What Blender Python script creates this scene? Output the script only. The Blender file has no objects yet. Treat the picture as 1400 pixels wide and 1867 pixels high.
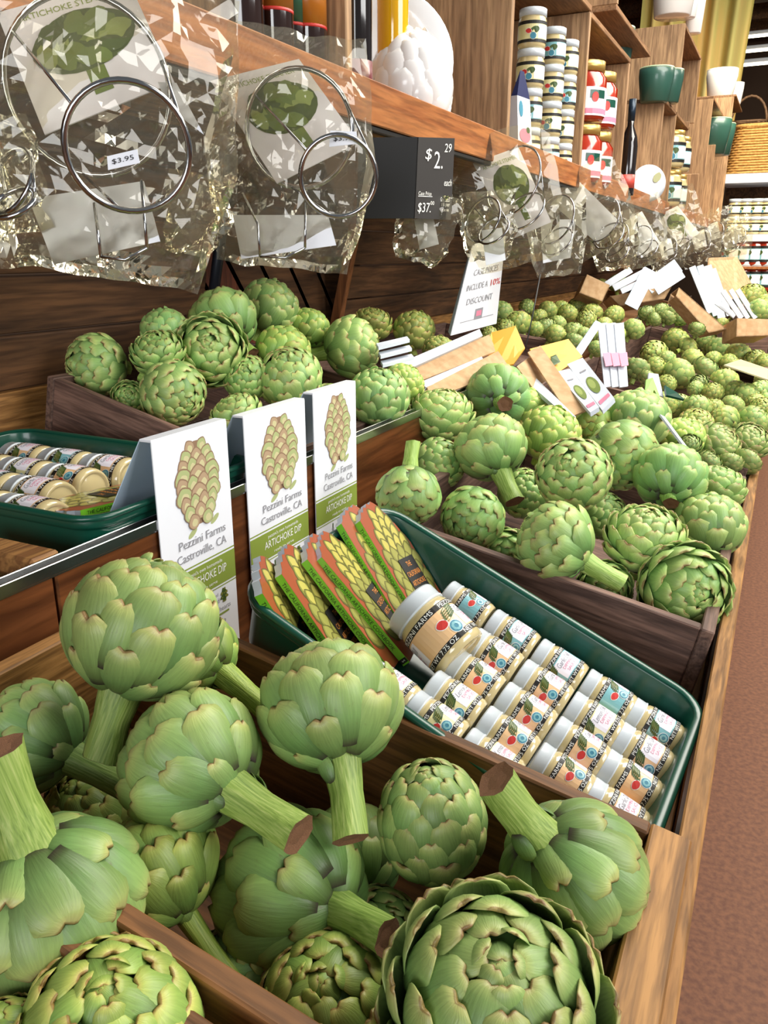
import bpy, bmesh, math, random
from mathutils import Vector as V, Matrix as M, noise
random.seed(7)
sc = bpy.context.scene
col = sc.collection
R_ = math.radians
# ------------------------------------------------------------------ camera
FPX = 1450.0
CAM = V((0, 0, 1.15))
YAW, PITCH = R_(26.0), R_(18.0)
HD = V((-math.sin(YAW), math.cos(YAW), 0)); RT = V((math.cos(YAW), math.sin(YAW), 0)); ZU = V((0, 0, 1))
FW = HD * math.cos(PITCH) - ZU * math.sin(PITCH)
UP = HD * math.sin(PITCH) + ZU * math.cos(PITCH)
cd = bpy.data.cameras.new('camera'); cam = bpy.data.objects.new('camera', cd); col.objects.link(cam)
cam.matrix_world = M(((RT.x, UP.x, -FW.x, CAM.x), (RT.y, UP.y, -FW.y, CAM.y), (RT.z, UP.z, -FW.z, CAM.z), (0, 0, 0, 1)))
cd.sensor_fit = 'VERTICAL'; cd.sensor_height = 36.0; cd.sensor_width = 27.0
cd.lens = 36.0 * FPX / 1867.0
cd.clip_start = 0.02
sc.camera = cam
# ------------------------------------------------------------------ light and exposure
sc.view_settings.view_transform = 'Standard'; sc.view_settings.look = 'None'
sc.view_settings.gamma = 1.0; sc.view_settings.use_curve_mapping = False
sc.view_settings.exposure = 0.55
wd = bpy.data.worlds.new('world'); sc.world = wd; wd.use_nodes = True
bg = wd.node_tree.nodes['Background']
bg.inputs[0].default_value = (0.86, 0.93, 1.0, 1); bg.inputs[1].default_value = 0.13
def area(name, loc, tgt, sx, sy, power, color):
    l = bpy.data.lights.new(name, 'AREA'); l.shape = 'RECTANGLE'; l.size = sx; l.size_y = sy
    l.energy = power; l.color = color
    o = bpy.data.objects.new(name, l); col.objects.link(o); o.location = loc
    o.rotation_euler = (V(tgt) - V(loc)).to_track_quat('-Z', 'Y').to_euler()
    return o
area('skylight', (0.7, 3.1, 3.4), (-0.4, 2.6, 0.7), 2.2, 2.6, 142, (1.0, 0.955, 0.86))
area('window_light', (3.1, 1.2, 2.8), (-0.5, 1.4, 0.9), 2.6, 2.0, 92, (1.0, 0.985, 0.97))
area('far_skylight', (0.6, 7.2, 4.3), (-0.5, 9.0, 1.2), 3.0, 3.0, 360, (1.0, 0.91, 0.74))
area('front_window', (0.5, -3.0, 1.62), (-0.7, 1.2, 1.15), 2.6, 1.3, 58, (0.97, 0.985, 1.0))
sc.cycles.transparent_max_bounces = 32
# ------------------------------------------------------------------ geometry helpers
def ray(px, py): return FW + RT * ((px - 700.0) / FPX) + UP * ((933.5 - py) / FPX)
def at(px, py, d): return CAM + ray(px, py) * d
def on_x(px, py, x): r = ray(px, py); return CAM + r * (x / r.x)
def on_y(px, py, y): r = ray(px, py); return CAM + r * (y / r.y)
def on_z(px, py, z): r = ray(px, py); return CAM + r * ((z - CAM.z) / r.z)
def on_plane(px, py, p0, n): r = ray(px, py); return CAM + r * ((V(p0) - CAM).dot(n) / r.dot(n))
def cdir(r, u, t): return (RT * r + UP * u - FW * t).normalized()
def lin(c):
    c = c.lstrip('#'); o = []
    for i in (0, 2, 4):
        x = int(c[i:i + 2], 16) / 255.0
        o.append(x / 12.92 if x <= 0.04045 else ((x + 0.055) / 1.055) ** 2.4)
    return tuple(o) + (1.0,)
def frame(o, x, y, z):
    return M(((x[0], y[0], z[0], o[0]), (x[1], y[1], z[1], o[1]), (x[2], y[2], z[2], o[2]), (0, 0, 0, 1)))
def frame_z(o, z, hint=(0, 0, 1), spin=0.0):
    z = V(z).normalized(); h = V(hint)
    if abs(z.dot(h.normalized())) > 0.98: h = V((0, 1, 0.1))
    x = h.cross(z).normalized(); y = z.cross(x)
    m = frame(o, x, y, z)
    return m @ M.Rotation(spin, 4, 'Z') if spin else m

class MB:
    def __init__(s): s.v = []; s.f = []; s.mi = []; s.sm = []
    def add(s, vs, fs, mi=0, smooth=False):
        n = len(s.v); s.v += [tuple(v) for v in vs]; s.f += [tuple(i + n for i in f) for f in fs]
        s.mi += [mi] * len(fs); s.sm += [smooth] * len(fs); return s
    def box(s, size, mx=None, mi=0, bev=0.0015):
        x, y, z = [q / 2 for q in size]; b = min(bev, x * .4, y * .4, z * .4)
        if b <= 0:
            vs = [(i * x, j * y, k * z) for i in (-1, 1) for j in (-1, 1) for k in (-1, 1)]
            fs = [(0, 1, 3, 2), (4, 6, 7, 5), (0, 4, 5, 1), (2, 3, 7, 6), (0, 2, 6, 4), (1, 5, 7, 3)]
        else:
            bm = bmesh.new(); bmesh.ops.create_cube(bm, size=1.0)
            for v in bm.verts: v.co = V((v.co.x * size[0], v.co.y * size[1], v.co.z * size[2]))
            bmesh.ops.bevel(bm, geom=bm.edges[:], offset=b, segments=1, affect='EDGES')
            bm.verts.index_update()
            vs = [v.co.copy() for v in bm.verts]; fs = [tuple(v.index for v in f.verts) for f in bm.faces]; bm.free()
        if mx: vs = [mx @ V(v) for v in vs]
        return s.add(vs, fs, mi)
    def tube(s, pts, r, n=8, mi=0, closed=False, cap=True):
        pts = [V(p) for p in pts]; m = len(pts); rs = r if isinstance(r, (list, tuple)) else [r] * m
        vs = []; prev = None
        for i, p in enumerate(pts):
            a = pts[(i - 1) % m] if (closed or i > 0) else p; b = pts[(i + 1) % m] if (closed or i < m - 1) else p
            t = (b - a).normalized()
            if prev is None:
                h = V((0, 0, 1)) if abs(t.z) < .9 else V((1, 0, 0)); nx = h.cross(t).normalized()
            else:
                nx = (prev - t * prev.dot(t)).normalized()
            prev = nx; ny = t.cross(nx)
            for k in range(n):
                q = 2 * math.pi * k / n; vs.append(p + (nx * math.cos(q) + ny * math.sin(q)) * rs[i])
        fs = []
        for i in range(m if closed else m - 1):
            j = (i + 1) % m
            for k in range(n): l = (k + 1) % n; fs.append((i * n + k, i * n + l, j * n + l, j * n + k))
        if not closed and cap: fs += [tuple(reversed(range(n))), tuple((m - 1) * n + k for k in range(n))]
        return s.add(vs, fs, mi, True)
    def ring(s, c, nrm, rad, r, n=48, k=8, mi=0):
        mx = frame_z(c, nrm)
        return s.tube([mx @ V((rad * math.cos(2 * math.pi * i / n), rad * math.sin(2 * math.pi * i / n), 0)) for i in range(n)], r, k, mi, True)
    def lathe(s, prof, n=24, mx=None, mi=0, smooth=True):
        vs = []; fs = []; m = len(prof)
        for r, z in prof:
            for k in range(n):
                q = 2 * math.pi * k / n; vs.append(V((r * math.cos(q), r * math.sin(q), z)))
        for i in range(m - 1):
            for k in range(n):
                l = (k + 1) % n; fs.append((i * n + k, i * n + l, (i + 1) * n + l, (i + 1) * n + k))
        if prof[0][0] > 1e-5: fs.append(tuple(reversed(range(n))))
        if prof[-1][0] > 1e-5: fs.append(tuple((m - 1) * n + k for k in range(n)))
        if mx: vs = [mx @ v for v in vs]
        return s.add(vs, fs, mi, smooth)
    def quad(s, pts, th=0.0008, mi=0):
        a, b, c, d = [V(p) for p in pts]; n = (b - a).cross(d - a).normalized() * th
        vs = [a, b, c, d, a - n, b - n, c - n, d - n]
        return s.add(vs, [(0, 1, 2, 3), (7, 6, 5, 4), (0, 4, 5, 1), (1, 5, 6, 2), (2, 6, 7, 3), (3, 7, 4, 0)], mi)
    def mesh(s, name, mats):
        me = bpy.data.meshes.new(name); me.from_pydata(s.v, [], s.f)
        for m in (mats if isinstance(mats, (list, tuple)) else [mats]): me.materials.append(m)
        me.polygons.foreach_set('material_index', s.mi); me.polygons.foreach_set('use_smooth', s.sm); me.update()
        return me
    def build(s, name, mats, parent=None, mx=None): return link(name, s.mesh(name, mats), parent, mx)
def link(name, me, parent=None, mx=None):
    o = bpy.data.objects.new(name, me); col.objects.link(o)
    if parent: o.parent = parent
    if mx is not None: o.matrix_basis = mx
    return o
def tag(o, label=None, cat=None, group=None, kind=None):
    if label: o['label'] = label
    if cat: o['category'] = cat
    if group: o['group'] = group
    if kind: o['kind'] = kind
    return o
def thing(name, label, cat, mx=None, group=None, kind=None):
    o = link(name, None, None, mx); o.empty_display_size = 0.02
    return tag(o, label, cat, group, kind)
# ------------------------------------------------------------------ materials
def nt(name):
    m = bpy.data.materials.new(name); m.use_nodes = True; t = m.node_tree
    return m, t, t.nodes['Principled BSDF']
def plain(name, c, rough=0.5, metal=0.0, coat=0.0, spec=0.5, emit=0):
    m, t, b = nt(name); c = lin(c) if isinstance(c, str) else c
    b.inputs['Base Color'].default_value = c; b.inputs['Roughness'].default_value = rough
    b.inputs['Metallic'].default_value = metal; b.inputs['Coat Weight'].default_value = coat
    b.inputs['Coat Roughness'].default_value = 0.08; b.inputs['Specular IOR Level'].default_value = spec
    if emit: b.inputs['Emission Color'].default_value = c; b.inputs['Emission Strength'].default_value = emit
    return m
def N(t, typ, **kw):
    n = t.nodes.new(typ)
    for k, v in kw.items(): setattr(n, k, v)
    return n
def ramp(t, stops):
    r = N(t, 'ShaderNodeValToRGB'); e = r.color_ramp.elements
    while len(e) < len(stops): e.new(0.5)
    for q, (p, c) in zip(e, stops): q.position = p; q.color = lin(c) if isinstance(c, str) else c
    return r
def mixc(t, a, b, fac, mode='MIX'):
    m = N(t, 'ShaderNodeMix', data_type='RGBA', blend_type=mode); L = t.links
    for s, v in ((m.inputs[0], fac), (m.inputs[6], a), (m.inputs[7], b)):
        if hasattr(v, 'links'): L.new(v, s)
        else: s.default_value = v
    return m.outputs[2]
def wood(name, c1, c2, axis='y', scale=1.0, rough=0.6, knots=0.3, bump=0.4, coord='Object', speck=None):
    m, t, b = nt(name); L = t.links
    tc = N(t, 'ShaderNodeTexCoord'); mp = N(t, 'ShaderNodeMapping')
    s = {'x': (1.6, 22, 22), 'y': (22, 1.6, 22), 'z': (22, 22, 1.6)}[axis]
    mp.inputs['Scale'].default_value = [q * scale * 2.0 for q in s]
    oi = N(t, 'ShaderNodeObjectInfo'); ad = N(t, 'ShaderNodeVectorMath', operation='ADD'); sc3 = N(t, 'ShaderNodeVectorMath', operation='SCALE')
    cx = N(t, 'ShaderNodeCombineXYZ'); L.new(oi.outputs['Random'], cx.inputs[0]); L.new(oi.outputs['Random'], cx.inputs[1]); L.new(oi.outputs['Random'], cx.inputs[2])
    sc3.inputs['Scale'].default_value = 37.0; L.new(cx.outputs[0], sc3.inputs[0])
    L.new(tc.outputs[coord], mp.inputs[0]); L.new(mp.outputs[0], ad.inputs[0]); L.new(sc3.outputs[0], ad.inputs[1])
    n1 = N(t, 'ShaderNodeTexNoise'); n1.inputs['Scale'].default_value = 1.0; n1.inputs['Detail'].default_value = 6; n1.inputs['Distortion'].default_value = 1.4
    n2 = N(t, 'ShaderNodeTexNoise'); n2.inputs['Scale'].default_value = 4.0; n2.inputs['Detail'].default_value = 3
    n3 = N(t, 'ShaderNodeTexNoise'); n3.inputs['Scale'].default_value = 5.0
    L.new(ad.outputs[0], n1.inputs[0]); L.new(ad.outputs[0], n2.inputs[0]); L.new(tc.outputs[coord], n3.inputs[0])
    r = ramp(t, [(0.36, c1), (0.62, c2)]); L.new(n1.outputs[0], r.inputs[0])
    f = ramp(t, [(0.38, (0.50, 0.48, 0.46, 1)), (0.56, (1.06, 1.06, 1.06, 1))]); L.new(n2.outputs[0], f.inputs[0])
    c = mixc(t, r.outputs[0], f.outputs[0], 0.6, 'MULTIPLY')
    g = ramp(t, [(0.3, (0.6, 0.58, 0.56, 1)), (0.65, (1.12, 1.12, 1.12, 1))]); L.new(n3.outputs[0], g.inputs[0])
    c = mixc(t, c, g.outputs[0], knots * 2, 'MULTIPLY'); L.new(c, b.inputs['Base Color'])
    b.inputs['Roughness'].default_value = rough; b.inputs['Specular IOR Level'].default_value = 0.35
    bp = N(t, 'ShaderNodeBump'); bp.inputs['Strength'].default_value = bump; bp.inputs['Distance'].default_value = 0.002
    L.new(n1.outputs[0], bp.inputs['Height']); L.new(bp.outputs[0], b.inputs['Normal'])
    return m
def leafmat(name, stops, rough=0.42, cut=True):
    m, t, b = nt(name); L = t.links
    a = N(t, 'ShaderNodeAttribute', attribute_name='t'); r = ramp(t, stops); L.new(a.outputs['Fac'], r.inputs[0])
    oi = N(t, 'ShaderNodeObjectInfo'); rn = N(t, 'ShaderNodeAttribute', attribute_name='rnd')
    add = N(t, 'ShaderNodeMath', operation='ADD'); L.new(oi.outputs['Random'], add.inputs[0]); L.new(rn.outputs['Fac'], add.inputs[1])
    fr = N(t, 'ShaderNodeMath', operation='FRACT'); L.new(add.outputs[0], fr.inputs[0])
    hs = N(t, 'ShaderNodeHueSaturation')
    mr = N(t, 'ShaderNodeMapRange'); mr.inputs[3].default_value = 0.482; mr.inputs[4].default_value = 0.515; L.new(fr.outputs[0], mr.inputs[0])
    f7 = N(t, 'ShaderNodeMath', operation='MULTIPLY'); f7.inputs[1].default_value = 7.31; L.new(fr.outputs[0], f7.inputs[0])
    fr2 = N(t, 'ShaderNodeMath', operation='FRACT'); L.new(f7.outputs[0], fr2.inputs[0])
    mv = N(t, 'ShaderNodeMapRange'); mv.inputs[3].default_value = 0.82; mv.inputs[4].default_value = 1.14; L.new(fr2.outputs[0], mv.inputs[0])
    L.new(mr.outputs[0], hs.inputs['Hue']); L.new(mv.outputs[0], hs.inputs['Value'])
    uv = N(t, 'ShaderNodeUVMap'); mp = N(t, 'ShaderNodeMapping'); mp.inputs['Scale'].default_value = (16, 1.8, 1)
    L.new(uv.outputs[0], mp.inputs[0]); n1 = N(t, 'ShaderNodeTexNoise'); n1.inputs['Scale'].default_value = 1.6; n1.inputs['Detail'].default_value = 4
    ofs = N(t, 'ShaderNodeVectorMath', operation='ADD'); L.new(mp.outputs[0], ofs.inputs[0]); L.new(oi.outputs['Random'], ofs.inputs[1]); L.new(ofs.outputs[0], n1.inputs[0])
    v = ramp(t, [(0.3, (0.80, 0.80, 0.80, 1)), (0.7, (1.12, 1.12, 1.1, 1))]); L.new(n1.outputs[0], v.inputs[0])
    c = mixc(t, r.outputs[0], v.outputs[0], 0.65, 'MULTIPLY'); L.new(c, hs.inputs['Color'])
    c = mixc(t, hs.outputs[0], oi.outputs['Color'], 1.0, 'MULTIPLY')
    # small bruises and specks
    tc = N(t, 'ShaderNodeTexCoord'); n2 = N(t, 'ShaderNodeTexNoise'); n2.inputs['Scale'].default_value = 5.5; n2.inputs['Detail'].default_value = 5
    L.new(tc.outputs['Object'], n2.inputs[0]); br = ramp(t, [(0.63, (0, 0, 0, 1)), (0.70, (1, 1, 1, 1))]); L.new(n2.outputs[0], br.inputs[0])
    mm = N(t, 'ShaderNodeMath', operation='MULTIPLY'); mm.inputs[1].default_value = 0.45; L.new(br.outputs[0], mm.inputs[0])
    c = mixc(t, c, lin('#5c5330'), mm.outputs[0]); L.new(c, b.inputs['Base Color'])
    b.inputs['Roughness'].default_value = rough; b.inputs['Specular IOR Level'].default_value = 0.4
    bp = N(t, 'ShaderNodeBump'); bp.inputs['Strength'].default_value = 0.18; bp.inputs['Distance'].default_value = 0.002
    L.new(n1.outputs[0], bp.inputs['Height']); L.new(bp.outputs[0], b.inputs['Normal'])
    return m
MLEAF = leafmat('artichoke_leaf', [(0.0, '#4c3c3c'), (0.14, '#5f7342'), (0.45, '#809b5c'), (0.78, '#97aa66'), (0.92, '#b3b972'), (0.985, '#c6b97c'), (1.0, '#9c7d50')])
MCERAMIC = plain('white_ceramic', '#f3f1ee', 0.22, coat=0.4)
MCORE = plain('artichoke_core', '#3f5a2a', 0.7)
def stemmat():
    m, t, b = nt('artichoke_stem'); L = t.links; tc = N(t, 'ShaderNodeTexCoord'); mp = N(t, 'ShaderNodeMapping'); mp.inputs['Scale'].default_value = (13, 13, .5)
    L.new(tc.outputs['Object'], mp.inputs[0]); n = N(t, 'ShaderNodeTexNoise'); n.inputs['Scale'].default_value = 2.4; n.inputs['Detail'].default_value = 4; L.new(mp.outputs[0], n.inputs[0])
    r = ramp(t, [(0.25, '#6f8639'), (0.5, '#9aad56'), (0.75, '#bfc57a')]); L.new(n.outputs[0], r.inputs[0])
    oi = N(t, 'ShaderNodeObjectInfo'); c = mixc(t, r.outputs[0], oi.outputs['Color'], 1.0, 'MULTIPLY'); L.new(c, b.inputs['Base Color']); b.inputs['Roughness'].default_value = 0.5
    bp = N(t, 'ShaderNodeBump'); bp.inputs['Strength'].default_value = 0.35; bp.inputs['Distance'].default_value = 0.002; L.new(n.outputs[0], bp.inputs['Height']); L.new(bp.outputs[0], b.inputs['Normal'])
    return m
MSTEM = stemmat()
def speckle(name, c1, c2, scale=60, rough=0.8, bump=0.3):
    m, t, b = nt(name); L = t.links; tc = N(t, 'ShaderNodeTexCoord'); n = N(t, 'ShaderNodeTexNoise'); n.inputs['Scale'].default_value = scale; n.inputs['Detail'].default_value = 6
    L.new(tc.outputs['Object'], n.inputs[0]); r = ramp(t, [(0.35, c1), (0.65, c2)]); L.new(n.outputs[0], r.inputs[0]); L.new(r.outputs[0], b.inputs['Base Color'])
    b.inputs['Roughness'].default_value = rough; bp = N(t, 'ShaderNodeBump'); bp.inputs['Strength'].default_value = bump; bp.inputs['Distance'].default_value = 0.001
    L.new(n.outputs[0], bp.inputs['Height']); L.new(bp.outputs[0], b.inputs['Normal']); return m
MCUT = speckle('stem_cut', '#5a3a26', '#8a6040', 120)
W_LIGHT = wood('light_rim_wood', '#7a5328', '#b08048', 'y', 1.5)
W_RAIL = wood('rail_wood', '#8f5228', '#b0703d', 'y', 0.8, 0.45, 0.12)
W_CRATE = wood('crate_wood', '#5f3f22', '#8a5c33', 'x', 1.2)
W_CRATEY = wood('crate_wood_long', '#7d5430', '#a67845', 'y', 1.2)
W_DARK = wood('dark_crate_wood', '#5a443c', '#8a6a5c', 'x', 1.5, 0.65, 0.3)
W_DARKY = wood('dark_crate_wood_long', '#55413a', '#7f6355', 'y', 1.5, 0.65, 0.3)
W_PLANK = wood('back_plank_wood', '#452f1d', '#6d4b2e', 'y', 0.7, 0.75, 0.3)
W_RED = wood('red_brown_wood', '#5a2f1e', '#80452c', 'z', 0.8, 0.55)
W_PANEL = wood('shelf_panel_wood', '#957354', '#b9946d', 'z', 0.8, 0.55, 0.12)
W_PANELY = wood('shelf_board_wood', '#7a573a', '#98724f', 'y', 0.8, 0.55, 0.12)
W_RISER = wood('riser_wood', '#4a2813', '#6d3f20', 'y', 0.6, 0.35, 0.2)
MFLOOR = speckle('floor_brown', '#562f19', '#6f4428', 90, 0.7, 0.2)
MCHROME = plain('chrome', '#c9c9c9', 0.22, 1.0)
MSTEEL = plain('steel_wire', '#b8b8b8', 0.16, 1.0)
MTRAY = plain('green_plastic', '#0d4636', 0.32, coat=0.2)
MLID = plain('jar_lid', '#ccd4da', 0.35, coat=0.3)
MCREAM = plain('jar_cream', '#cdbb8a', 0.16, coat=0.9)
MGLASSB = plain('jar_base_glass', '#cfc7ab', 0.12, coat=1.0)
MWHITE = plain('white_card', '#eef0f6', 0.4, coat=0.25)
MPAPER = plain('paper_white', '#ccd2dc', 0.6)
MBLUEP = plain('pale_blue_paper', '#c6d9ea', 0.55)
MCARD = speckle('cardboard', '#b38d63', '#c6a47c', 40, 0.8, 0.1)
MYELL = plain('yellow_card', '#e9ab3a', 0.55)
MBLACK = plain('ink_black', '#16130f', 0.5)
MBOARD = plain('chalk_board', '#2e2b2a', 0.55)
MBOARDB = plain('chalk_board_black', '#141210', 0.5)
MGREY = plain('ink_grey', '#8d8d92', 0.6)
MGREEN = plain('ink_olive_green', '#87993f', 0.5)
MLINE = plain('ink_white', '#f4f4ee', 0.5)
MRED = plain('ink_red', '#c8332c', 0.5)
MBLUE = plain('ink_blue', '#3b8299', 0.5)
MDGREEN = plain('ink_dark_green', '#3d5522', 0.5)
MPINK = plain('ink_pink', '#d77f98', 0.5)
MPEACH = plain('label_peach', '#e9bf8e', 0.4, coat=0.3)
MTEAL = plain('label_teal', '#7fb6bd', 0.4, coat=0.3)
MLCREAM = plain('label_cream', '#e6dfa4', 0.4, coat=0.3)
MPANEL = plain('label_white', '#f0ecf4', 0.4, coat=0.3)
MORANGE = plain('ink_orange', '#d9893a', 0.5)
MTERRA = plain('cover_terracotta', '#9c4d2b', 0.35, coat=0.4)
MLIME = plain('spine_lime', '#76c22c', 0.35, coat=0.4)
MLEAFA = plain('print_leaf_yellow', '#bdb257', 0.35, coat=0.4)
MLEAFB = plain('print_leaf_green', '#84833a', 0.35, coat=0.4)
MLEAFD = plain('print_leaf_olive', '#98964a', 0.35, coat=0.4)
MLEAFC = plain('print_leaf_dark', '#5b5426', 0.35, coat=0.4)
MART1 = plain('print_art_tan', '#b59a7c', 0.5)
MART2 = plain('print_art_green', '#aeb77f', 0.5)
MART3 = plain('print_art_line', '#93755c', 0.5)
MART4 = plain('print_art_light', '#cdc596', 0.5)
MPHOTO = plain('print_photo_green', '#6d8038', 0.5)
MPHOTOD = plain('print_photo_dark', '#4c5c22', 0.5)
MPHOTOL = plain('print_photo_light', '#93a258', 0.5)
MCUP = plain('green_cup_glaze', '#2e5448', 0.35, coat=0.3)
MCUPIN = plain('cup_rim', '#b9c9a0', 0.4)
MSAUCE = plain('red_sauce', '#a12c14', 0.15, coat=0.9)
MGOLD = plain('gold_lid', '#c7a35a', 0.3, 0.6)
MWICK = speckle('wicker_tan', '#a97636', '#c99a55', 50, 0.7)
MWICKD = speckle('wicker_dark', '#4b3420', '#6b4c2e', 50, 0.7)
def cello(name='cellophane', tint=(0.975, 0.965, 0.92, 1), k=1.0):
    m = bpy.data.materials.new(name); m.use_nodes = True; t = m.node_tree; t.nodes.clear(); L = t.links
    o = N(t, 'ShaderNodeOutputMaterial'); tr = N(t, 'ShaderNodeBsdfTransparent'); tr.inputs[0].default_value = tint
    gl = N(t, 'ShaderNodeBsdfGlossy'); gl.inputs['Roughness'].default_value = 0.045; gl.inputs[0].default_value = (1, .985, .93, 1)
    fr = N(t, 'ShaderNodeFresnel'); fr.inputs[0].default_value = 1.5
    mu = N(t, 'ShaderNodeMath', operation='MULTIPLY'); mu.inputs[1].default_value = k; mu.use_clamp = True
    tc = N(t, 'ShaderNodeTexCoord'); n = N(t, 'ShaderNodeTexNoise'); n.inputs['Scale'].default_value = 11; n.inputs['Detail'].default_value = 2; n.inputs['Distortion'].default_value = 2.2
    bp = N(t, 'ShaderNodeBump'); bp.inputs['Strength'].default_value = 0.3; bp.inputs['Distance'].default_value = 0.006
    L.new(tc.outputs['Object'], n.inputs[0]); L.new(n.outputs[0], bp.inputs['Height']); L.new(bp.outputs[0], gl.inputs['Normal'])
    df = N(t, 'ShaderNodeBsdfTranslucent'); df.inputs[0].default_value = (1, .93, .76, 1); d2 = N(t, 'ShaderNodeBsdfDiffuse'); d2.inputs[0].default_value = (1, .93, .76, 1); ms = N(t, 'ShaderNodeMixShader'); L.new(df.outputs[0], ms.inputs[1]); L.new(d2.outputs[0], ms.inputs[2]); m0 = N(t, 'ShaderNodeMixShader'); m0.inputs[0].default_value = .055; L.new(tr.outputs[0], m0.inputs[1]); L.new(ms.outputs[0], m0.inputs[2])
    mx = N(t, 'ShaderNodeMixShader'); L.new(fr.outputs[0], mu.inputs[0]); L.new(mu.outputs[0], mx.inputs[0]); L.new(m0.outputs[0], mx.inputs[1]); L.new(gl.outputs[0], mx.inputs[2])
    L.new(mx.outputs[0], o.inputs[0]); return m
MCELLO = cello(tint=(0.985, 0.968, 0.89, 1), k=1.15)
MOIL = plain('oil_yellow', '#e5ac0a', 0.1, coat=1.0)
MWINE = plain('dark_bottle', '#1b1310', 0.1, coat=1.0)
MBROWNB = plain('brown_bottle', '#2a1710', 0.1, coat=1.0)
# ------------------------------------------------------------------ flat print
_TX = {}
def textmesh(s):
    if s not in _TX:
        c = bpy.data.curves.new('lettering', 'FONT'); c.body = s; c.size = 1.0; c.resolution_u = 2; c.align_x = 'CENTER'
        o = bpy.data.objects.new('lettering', c); me = bpy.data.meshes.new_from_object(o)
        vs = [(v.co.x, v.co.y) for v in me.vertices]; fs = [tuple(p.vertices) for p in me.polygons]
        bpy.data.objects.remove(o); bpy.data.meshes.remove(me); bpy.data.curves.remove(c); _TX[s] = (vs, fs)
    return _TX[s]
class Sheet:
    def __init__(s): s.v = []; s.f = []; s.mi = []; s.mats = []
    def m(s, mat):
        if mat not in s.mats: s.mats.append(mat)
        return s.mats.index(mat)
    def add(s, vs, fs, mat, h):
        n = len(s.v); k = s.m(mat); s.v += [(x, y, h) for x, y in vs]; s.f += [tuple(i + n for i in f) for f in fs]; s.mi += [k] * len(fs)
    def poly(s, pts, mat, h): s.add(pts, [tuple(range(len(pts)))], mat, h)
    def rect(s, x0, y0, x1, y1, mat, h, nx=1):
        vs = []; fs = []
        for i in range(nx + 1):
            x = x0 + (x1 - x0) * i / nx; vs += [(x, y0), (x, y1)]
            if i: fs.append((2 * i - 2, 2 * i, 2 * i + 1, 2 * i - 1))
        s.add(vs, fs, mat, h)
    def ell(s, cx, cy, rx, ry, mat, h, rot=0.0, n=14, pt=0.0):
        c, q = math.cos(rot), math.sin(rot); out = []
        for i in range(n):
            a = 2 * math.pi * i / n; x = rx * math.cos(a); y = ry * math.sin(a)
            if pt and y > 0: x *= (1 - pt * (y / ry) ** 2)
            out.append((cx + x * c - y * q, cy + x * q + y * c))
        s.poly(out, mat, h)
    def text(s, tx, x, y, size, mat, h, sx=1.0, rot=0.0, shear=0.0, width=None):
        vs, fs = textmesh(tx)
        if not vs: return
        if width: sx = width / (size * max(1e-6, max(v[0] for v in vs) - min(v[0] for v in vs)))
        c, q = math.cos(rot), math.sin(rot); o = []
        for a, b in vs:
            a = (a + b * shear) * size * sx; b = (b - 0.34) * size; o.append((x + a * c - b * q, y + a * q + b * c))
        s.add(o, fs, mat, h)
    def mesh(s, name, fn=None):
        me = bpy.data.meshes.new(name); me.from_pydata([tuple(fn(*v)) if fn else v for v in s.v], [], s.f)
        for m in s.mats: me.materials.append(m)
        me.polygons.foreach_set('material_index', s.mi); me.update(); return me
def draw_artichoke(s, cx, cy, w, h, h0=0.0004, mats=None, rows=9, dh=0.000012):
    """printed botanical artichoke: overlapping rows of outlined leaves, drawn from the tip down"""
    mats = mats or (MART1, MART2, MART3, MART4); k = 0; hi = mats[3] if len(mats) > 3 else mats[1]
    s.ell(cx, cy, w * .36, h * .46, mats[2], h0, 0, 26)
    for r in range(rows):
        f = r / (rows - 1.0); y = cy + h * (.40 - .80 * f); hw = w * .5 * (math.sin(math.pi * (0.10 + 0.78 * f ** 0.95)) ** .8)
        n = (2, 3, 4, 3, 4, 3, 4, 3, 2)[int(f * 8)] if rows >= 9 else (2, 3, 2, 3)[r % 4]
        order = sorted(range(n), key=lambda i: -abs(i - (n - 1) / 2))
        for i in order:
            u = (i - (n - 1) / 2) / ((n - 1) / 2); x = cx + u * hw * .68; lw = hw * 1.15 / n; lh = h * (.085 + .03 * math.sin(f * 3)); k += 1; ro = -u * (.5 - .25 * f)
            for q, (m, sc_) in enumerate(((mats[2], 1.0), (mats[(i + r) % 2], .88), (hi, .5))):
                s.ell(x + lw * (1 - sc_) * .2, y - lh * (1 - sc_) * .35, lw * sc_, lh * sc_, m, h0 + dh * (3 * k + q), ro, 14, .45)
# ------------------------------------------------------------------ setting
def struct(o): o['kind'] = 'structure'; return o
MB().box((16, 30, 0.1), M.Translation((-1, 9, -0.05)), bev=0).build('floor', MFLOOR)['kind'] = 'structure'
MWALLB = plain('far_wall_brown', '#3a2618', 0.8)
wf = struct(MB().box((14, .1, 4.6), M.Translation((-1, 15.5, 2.3)), bev=0).build('wall_far', MWALLB))
wl = struct(MB().box((.1, 17, 4.6), M.Translation((-5.5, 7.0, 2.3)), bev=0).build('wall_left', plain('left_wall_brown', '#3a281c', 0.8)))
cl = struct(MB().box((9, 7.0, .1), M.Translation((-.5, 12.2, 4.65)), bev=0).build('ceiling', MWALLB))
for i in range(7):
    MB().box((9, .16, .28), M.Translation((-.5, 9.2 + i * .95, 4.45)), bev=0.01).build('beam', W_PLANK, cl)
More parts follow.
